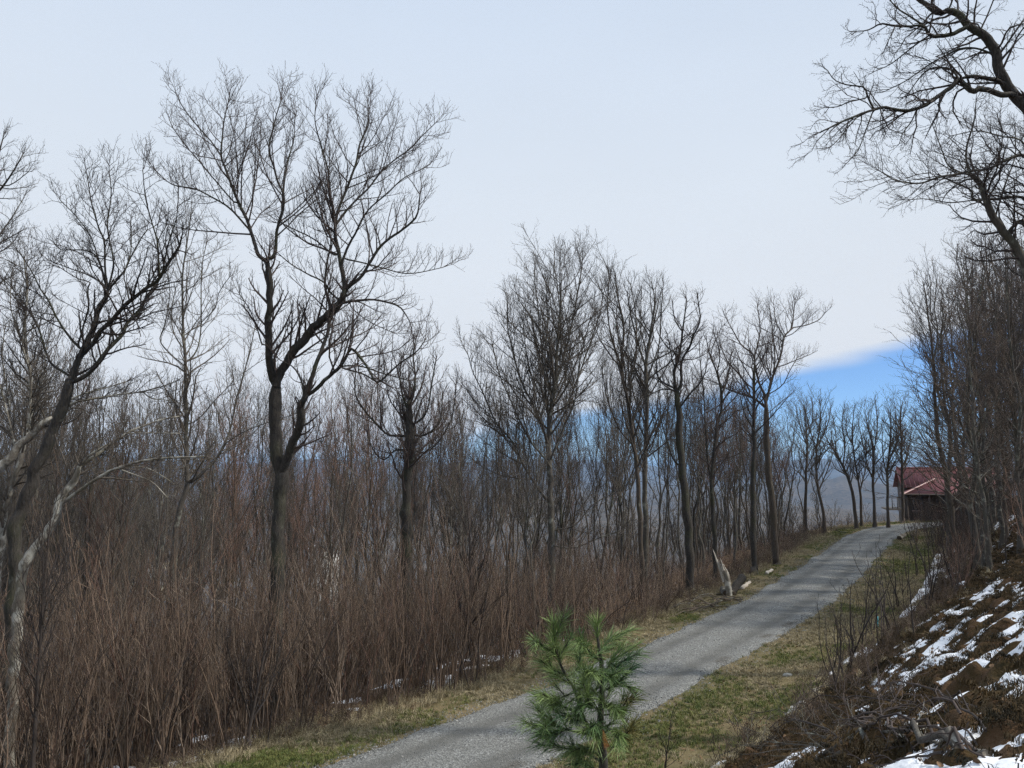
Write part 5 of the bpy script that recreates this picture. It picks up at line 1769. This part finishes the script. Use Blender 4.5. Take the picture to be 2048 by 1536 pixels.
# ------------------------------------------------------------------ young white pine in the foreground
def pine():
    Y = 3.4
    r = np.random.default_rng(31)
    base_xy = at(1207, 1600, Y)
    base = np.array([base_xy[0], base_xy[1], gz(base_xy[0], base_xy[1])])
    e = empty('pine_sapling', base, 'young white pine with long green needles in front of the drive', 'pine')

    def tufts(P, R, name='branch', yellow=False):
        pass
    trunk = [(1207, 1600), (1207, 1536), (1204, 1490), (1201, 1440), (1204, 1390), (1204, 1340), (1200, 1310), (1196, 1280), (1193, 1246)]
    leadL = [(1186, 1470), (1175, 1452), (1160, 1415), (1147, 1375), (1132, 1352), (1120, 1325), (1113, 1295), (1108, 1268), (1106, 1246)]
    W = lambda path, a, b, y0, y1: (catmull(np.array([np.append(at(p[0], p[1], y0 + (y1 - y0) * i / (len(path) - 1)), 0) for i, p in enumerate(path)])[:, :3], 6), a, b)
    parts = []
    tp = W(trunk, 0.016, 0.003, Y, Y + 0.02)
    tp0 = np.vstack([[base - [0, 0, 0.1]], tp[0]])
    b = Bag()
    b.tube(tp0, np.interp(np.linspace(0, 1, len(tp0)), [0, 0.3, 1], [0.024, 0.016, 0.0035]), 8, 0, True)
    add('trunk', b.mesh('trunk', [M['pine_bark']], True, base), e)
    BR = [(leadL, 0.010, Y, Y - 0.06), 
          ([(1203, 1524), (1180, 1510), (1150, 1500), (1120, 1494), (1095, 1480)], 0.007, Y, Y - 0.10), ([(1205, 1520), (1190, 1505), (1165, 1495), (1140, 1505)], 0.006, Y, Y - 0.15),
          ([(1190, 1470), (1165, 1466), (1130, 1458), (1100, 1450), (1070, 1450), (1050, 1443)], 0.007, Y, Y - 0.18), ([(1172, 1448), (1150, 1425), (1125, 1412), (1105, 1400), (1085, 1388)], 0.006, Y - 0.02, Y - 0.16),
          ([(1150, 1385), (1130, 1392), (1112, 1400), (1100, 1415)], 0.004, Y, Y - 0.12), ([(1130, 1350), (1112, 1342), (1098, 1335), (1082, 1320)], 0.005, Y - 0.03, Y - 0.05), ([(1115, 1312), (1100, 1300), (1086, 1292), (1076, 1284)], 0.004, Y - 0.04, Y - 0.08),
          ([(1117, 1315), (1127, 1302), (1136, 1290)], 0.004, Y - 0.04, Y), ([(1135, 1355), (1150, 1342), (1160, 1325), (1150, 1305)], 0.004, Y, Y + 0.08), ([(1162, 1415), (1178, 1398), (1190, 1380), (1200, 1362)], 0.004, Y, Y + 0.08),
          ([(1205, 1398), (1190, 1385), (1172, 1372), (1158, 1378)], 0.004, Y, Y - 0.1), ([(1200, 1320), (1185, 1312), (1175, 1298), (1168, 1288)], 0.004, Y, Y - 0.05), ([(1198, 1305), (1207, 1297), (1216, 1282), (1224, 1272)], 0.004, Y, Y + 0.05),
          ([(1204, 1345), (1218, 1332), (1230, 1312), (1244, 1296)], 0.005, Y, Y + 0.06), ([(1222, 1325), (1234, 1334), (1246, 1322), (1256, 1318)], 0.004, Y + 0.03, Y - 0.04), ([(1205, 1372), (1215, 1378), (1230, 1368), (1246, 1370), (1262, 1376)], 0.004, Y, Y - 0.08),
          ([(1204, 1400), (1215, 1392), (1222, 1372), (1228, 1340)], 0.004, Y, Y + 0.1), ([(1206, 1430), (1222, 1428), (1240, 1422), (1256, 1408), (1268, 1394)], 0.005, Y, Y - 0.05), ([(1206, 1455), (1222, 1446), (1238, 1430), (1244, 1424)], 0.004, Y, Y - 0.1),
          ([(1206, 1488), (1225, 1494), (1245, 1486), (1254, 1466), (1264, 1458)], 0.0045, Y, Y - 0.1), ([(1204, 1450), (1192, 1452), (1178, 1458), (1165, 1462)], 0.004, Y, Y - 0.2), ([(1204, 1440), (1200, 1425), (1185, 1412), (1170, 1410)], 0.004, Y, Y - 0.16),
          ([(1206, 1470), (1216, 1462), (1230, 1462), (1240, 1470)], 0.004, Y, Y - 0.18), ([(1204, 1420), (1212, 1412), (1222, 1410), (1232, 1416)], 0.004, Y, Y - 0.16), ([(1206, 1545), (1185, 1535), (1165, 1525), (1150, 1528)], 0.006, Y, Y - 0.12),
          ([(1130, 1460), (1112, 1468), (1095, 1470), (1080, 1466)], 0.004, Y - 0.1, Y - 0.2), ([(1120, 1455), (1105, 1442), (1090, 1440), (1080, 1432)], 0.004, Y - 0.1, Y - 0.02), ([(1145, 1372), (1158, 1385), (1160, 1400), (1155, 1415)], 0.004, Y, Y - 0.14),
          ([(1178, 1455), (1165, 1440), (1158, 1430), (1140, 1432)], 0.004, Y, Y - 0.15), ([(1204, 1360), (1195, 1352), (1180, 1345), (1172, 1348)], 0.004, Y, Y - 0.13), ([(1202, 1335), (1212, 1350), (1222, 1355)], 0.003, Y, Y - 0.12)]

    def needles(tipP, dirs, lens, n, L0, mat, nm, parent, spread=(0.25, 0.75), droop=0.30):
        V, T = [], []
        for P0, D, ln in zip(tipP, dirs, lens):
            m = int(n * r.uniform(0.8, 1.2))
            t = r.uniform(0, 1, m) ** 0.7
            S = P0[None] - D[None] * (ln * (1 - t))[:, None]
            v = norm(np.cross(r.normal(size=(m, 3)), D))
            a = r.uniform(spread[0], spread[1], m)[:, None]
            nd = norm(np.cos(a) * D + np.sin(a) * v)
            L = L0 * r.uniform(0.7, 1.12, m)[:, None]
            mid = S + nd * L * 0.55
            mid[:, 2] -= (droop * 0.22 * L[:, 0])
            end = S + nd * L
            end[:, 2] -= droop * L[:, 0] * 0.75
            side = norm(np.cross(nd, r.normal(size=(m, 3)))) * 0.0009
            o = len(V) * 5
            blk = np.stack([S - side, S + side, mid + side, mid - side, end], 1)
            V.append(blk.reshape(-1, 3))
        V = np.vstack(V)
        m = len(V) // 5
        i = np.arange(m)[:, None] * 5
        T = np.vstack([i + np.array([0, 1, 2]), i + np.array([0, 2, 3]), i + np.array([3, 2, 4])])
        add(nm, mesh_from('needles', V - base, None, T, [mat]), parent)

    def needle_set(P, nm, mat, parent, n=95):
        # tufts sit along the outer part of a shoot
        seg = np.concatenate([[0], np.cumsum(np.linalg.norm(np.diff(P, axis=0), axis=1))])
        tot = seg[-1]
        us = [tot] if tot < 0.10 else [tot, tot - 0.07]
        if tot > 0.22:
            us.append(tot - 0.13)
        tips, dirs = [], []
        for u in us:
            p = np.array([np.interp(u, seg, P[:, k]) for k in range(3)])
            q = np.array([np.interp(max(u - 0.03, 0), seg, P[:, k]) for k in range(3)])
            tips.append(p)
            dirs.append(norm(p - q))
        needles(tips, dirs, [0.085] * len(tips), n, 0.092, mat, nm, parent, (0.15, 0.85), 0.22)

    for bi, (path, w, y0, y1) in enumerate(BR):
        P = W(path, w, 0.002, y0, y1)[0]
        bb = Bag()
        bb.tube(P, np.linspace(w * 0.8, 0.0025, len(P)), 6, 0, True)
        # side shoots
        shoots = []
        L = np.linalg.norm(np.diff(P, axis=0), axis=1).sum()
        for q in range(int(1 + L * 6)):
            t = r.uniform(0.35, 0.92)
            k = int(t * (len(P) - 2))
            D = norm(P[k + 1] - P[k])
            v = norm(np.cross(r.normal(size=3), D))
            v[1] -= 0.3
            d = norm(D * 0.75 + v * 0.6 + np.array([0, 0, 0.15]))
            S = np.array([P[k] + d * l for l in np.linspace(0, r.uniform(0.06, 0.12), 4)])
            S[:, 2] += np.linspace(0, 0.015, 4)
            shoots.append(S)
            bb.tube(S, np.linspace(0.003, 0.002, 4), 5, 0, True)
        br = add('branch', bb.mesh('branch', [M['pine_bark']], True, base), e)
        ym = M['needle_yellow'] if bi in (18, 20) else M['needle']
        needle_set(P, 'needle_tuft', ym, br, 70)
        for S in shoots:
            needle_set(S, 'needle_tuft', ym, br, 54)
    needle_set(tp0[-8:], 'needle_tuft', M['needle'], e, 120)
    dp = np.array([at(1204, 1455, Y - 0.17), at(1206, 1463, Y - 0.18), at(1209, 1474, Y - 0.18)])
    dt = needles([dp[2]], [norm(dp[2] - dp[0])], [0.03], 70, 0.05, M['needle_dead'], 'dead_tuft', e, (0.05, 0.4), 0.1)


pine()

# ------------------------------------------------------------------ the red-roofed house beyond the bend
def metal_roof(name, c1, c2, rough):
    m, t, b = material(name)
    g = NT(t)
    n = g.noise(0.8, 3, 0.5, g.coords())
    g.l(g.ramp(n, [(0.3, c1), (0.7, c2)]), b.inputs['Base Color'])
    b.inputs['Roughness'].default_value = rough
    b.inputs['Specular IOR Level'].default_value = 0.5
    return m


M['roof_red'] = metal_roof('roof_red', (0.115, 0.026, 0.026), (0.16, 0.038, 0.036), 0.5)
M['roof_trim'] = metal_roof('roof_trim', (0.42, 0.28, 0.25), (0.50, 0.34, 0.31), 0.35)
M['wall_dark'] = plain_mat('wall_dark', (0.050, 0.040, 0.034), (0.085, 0.066, 0.052), 0.8, 3, False)
M['glass'] = metal_roof('glass', (0.02, 0.025, 0.03), (0.03, 0.035, 0.04), 0.08)


def quadprism(b, c4, th, mi=0):
    c4 = np.array(c4, float)
    n = norm(np.cross(c4[1] - c4[0], c4[3] - c4[0]))
    V = np.vstack([c4, c4 - n * th])
    b.quads(V, [(0, 1, 2, 3), (7, 6, 5, 4), (0, 4, 5, 1), (1, 5, 6, 2), (2, 6, 7, 3), (3, 7, 4, 0)], mi)


def house():
    O = at(1802, 974, 73.0)
    ux, uy = math.cos(math.radians(-19)), math.sin(math.radians(-19))
    zg = gz(O[0] + 2, O[1] + 2) - 0.8
    e = empty('house', (O[0], O[1], zg), 'dark house with a red metal roof behind the trees at the bend', 'house', None, math.radians(-19))
    ze, zr = O[2] - zg, at(1793, 936, 75.6)[2] - zg
    LEN, DEP = 8.6, 2.75

    def put(name, b, mats, parent=e, label=None):
        return add(name, b.mesh(name, mats, False), parent, label=label)
    b = Bag()
    b.box((0.35, 0.4, 0), (LEN - 0.3, 2 * DEP - 0.4, ze + 0.05))
    put('wall', b, [M['wall_dark']])
    for x in (0.35, LEN - 0.3):
        b = Bag()
        b.tris([(x, 0.4, ze + 0.05), (x, 2 * DEP - 0.4, ze + 0.05), (x, DEP, zr - 0.12)], [(0, 1, 2)])
        put('gable', b, [M['wall_dark']])
    b = Bag()
    quadprism(b, [(0, 0, ze), (LEN, 0, ze), (LEN, DEP, zr), (0, DEP, zr)], 0.10)
    quadprism(b, [(LEN, 2 * DEP, ze), (0, 2 * DEP, ze), (0, DEP, zr), (LEN, DEP, zr)], 0.10)
    rf = put('roof', b, [M['roof_red']], label='red standing-seam metal roof')
    for i in range(22):
        x = 0.05 + i * (LEN - 0.1) / 21
        b = Bag()
        b.tube(np.array([[x, -0.01, ze + 0.015], [x, DEP - 0.02, zr + 0.015]]), np.array([0.025, 0.025]), 4)
        put('seam', b, [M['roof_red']], rf)
    b = Bag()
    b.tube(np.array([[0, DEP, zr + 0.03], [LEN, DEP, zr + 0.03]]), np.array([0.06, 0.06]), 6, 0, True)
    put('ridge_cap', b, [M['roof_red']], rf)
    z0, z1 = 3.68 - zg, 5.02 - zg
    a, d_, f, c = np.array([-0.15, -2.7, z0]), np.array([7.6, -2.7, z0]), np.array([5.4, -0.5, z1]), np.array([2.8, -0.5, z1])
    b = Bag()
    quadprism(b, [a, d_, f, c], 0.08)
    b.tris([a, c, (-0.15, 0.38, z0)], [(0, 1, 2)])
    b.tris([d_, (7.6, 0.38, z0), f], [(0, 1, 2)])
    b.quads([c, f, (5.4, 0.38, z1 - 0.05), (2.8, 0.38, z1 - 0.05)], [(0, 1, 2, 3)])
    pr_ = put('porch_roof', b, [M['roof_red']], label='lower hipped red porch roof')
    for p, q in ((a, c), (d_, f)):
        b = Bag()
        b.tube(np.array([p + [0, 0, 0.03], q + [0, 0, 0.04]]), np.array([0.06, 0.06]), 6, 0, True)
        put('hip_cap', b, [M['roof_trim']], pr_, 'pale hip edge of the porch roof')
    b = Bag()
    b.tube(np.array([a - [0, 0.05, 0.03], d_ - [0, 0.05, 0.03]]), np.array([0.06, 0.06]), 6, 0, True)
    put('gutter', b, [M['wall_dark']], pr_)
    for x in (0.1, 1.9, 3.7, 5.5, 7.3):
        b = Bag()
        b.box((x - 0.07, -2.6, 0), (x + 0.07, -2.46, z0 - 0.09))
        put('porch_post', b, [M['wall_dark']])
    for x in (1.4, 3.4, 6.4):
        b = Bag()
        b.box((x - 0.45, 0.35, z0 - 1.6), (x + 0.45, 0.395, z0 - 0.35))
        w_ = put('window', b, [M['glass']])
        b = Bag()
        b.box((x - 0.52, 0.31, z0 - 1.68), (x + 0.52, 0.385, z0 - 1.602))
        put('sill', b, [M['roof_trim']], w_)
    zd = 2.35 - zg
    b = Bag()
    b.box((-1.6, -2.4, zd - 0.14), (-0.2, 1.5, zd))
    put('deck', b, [M['dead_pale']], label='weathered wooden deck at the left end')
    b = Bag()
    for x in np.linspace(-1.55, -0.25, 4):
        b.box((x - 0.03, -2.39, zd + 0.002), (x + 0.03, -2.33, zd + 0.95))
    b.box((-1.6, -2.4, zd + 0.952), (-0.2, -2.32, zd + 1.0))
    put('railing', b, [M['wall_dark']])
    for x in (-1.5, -0.3):
        b = Bag()
        b.box((x - 0.07, -2.34, -1.5), (x + 0.07, -2.2, zd - 0.142))
        put('deck_post', b, [M['wall_dark']])


house()


def farm(px, py, Y, w, h, rot, label):
    x = (px - 1024) / F * Y
    z = at(px, py, Y)[2] - h * 0.4
    z = max(z, gz(x, Y))
    zg = gz(x, Y) - 1.0
    e = empty('farmhouse', (x, Y, zg), label, 'house', None, rot)
    zz = z - zg
    b = Bag()
    b.box((-w / 2, -w * 0.3, 0), (w / 2, w * 0.3, zz + h * 0.55))
    add('wall', b.mesh('wall', [M['house_wall']], False), e)
    b = Bag()
    e0, e1 = zz + h * 0.55, zz + h
    quadprism(b, [(-w / 2 - 0.3, -w * 0.34, e0), (w / 2 + 0.3, -w * 0.34, e0), (w / 2 + 0.3, 0, e1), (-w / 2 - 0.3, 0, e1)], 0.15)
    quadprism(b, [(w / 2 + 0.3, w * 0.34, e0), (-w / 2 - 0.3, w * 0.34, e0), (-w / 2 - 0.3, 0, e1), (w / 2 + 0.3, 0, e1)], 0.15)
    add('roof', b.mesh('roof', [M['bark_grey']], False), e)
    for s in (-1, 1):
        b = Bag()
        b.tris([(s * w / 2, -w * 0.3, e0), (s * w / 2, w * 0.3, e0), (s * w / 2, 0, e1 - 0.2)], [(0, 1, 2)])
        add('gable', b.mesh('gable', [M['house_wall']], False), e)
        b = Bag()
        for q in (-1, 1):
            b.tube(np.array([(s * (w / 2 + 0.32), q * w * 0.34, e0 - 0.1), (s * (w / 2 + 0.32), 0, e1 - 0.1)]), np.array([0.16, 0.16]), 4, 0, True)
        add('barge_board', b.mesh('barge_board', [M['white_paint']], False), e)
    for k in (-0.3, 0, 0.3):
        b = Bag()
        b.box((k * w - 0.5, -w * 0.3 - 0.05, zz + h * 0.15), (k * w + 0.5, -w * 0.3 - 0.01, zz + h * 0.4))
        add('window', b.mesh('window', [M['glass']], False), e)


farm(318, 1131, 700, 10, 6, 0.5, 'tiny pale farmhouse beyond the pale field in the valley')
farm(655, 1105, 330, 11, 7.5, 0.9, 'house with white gable boards seen through the brush right of the big forked tree')
farm(285, 1172, 560, 9, 6, -0.4, 'small pale shed by the near side of the field in the valley')

finish_labels()
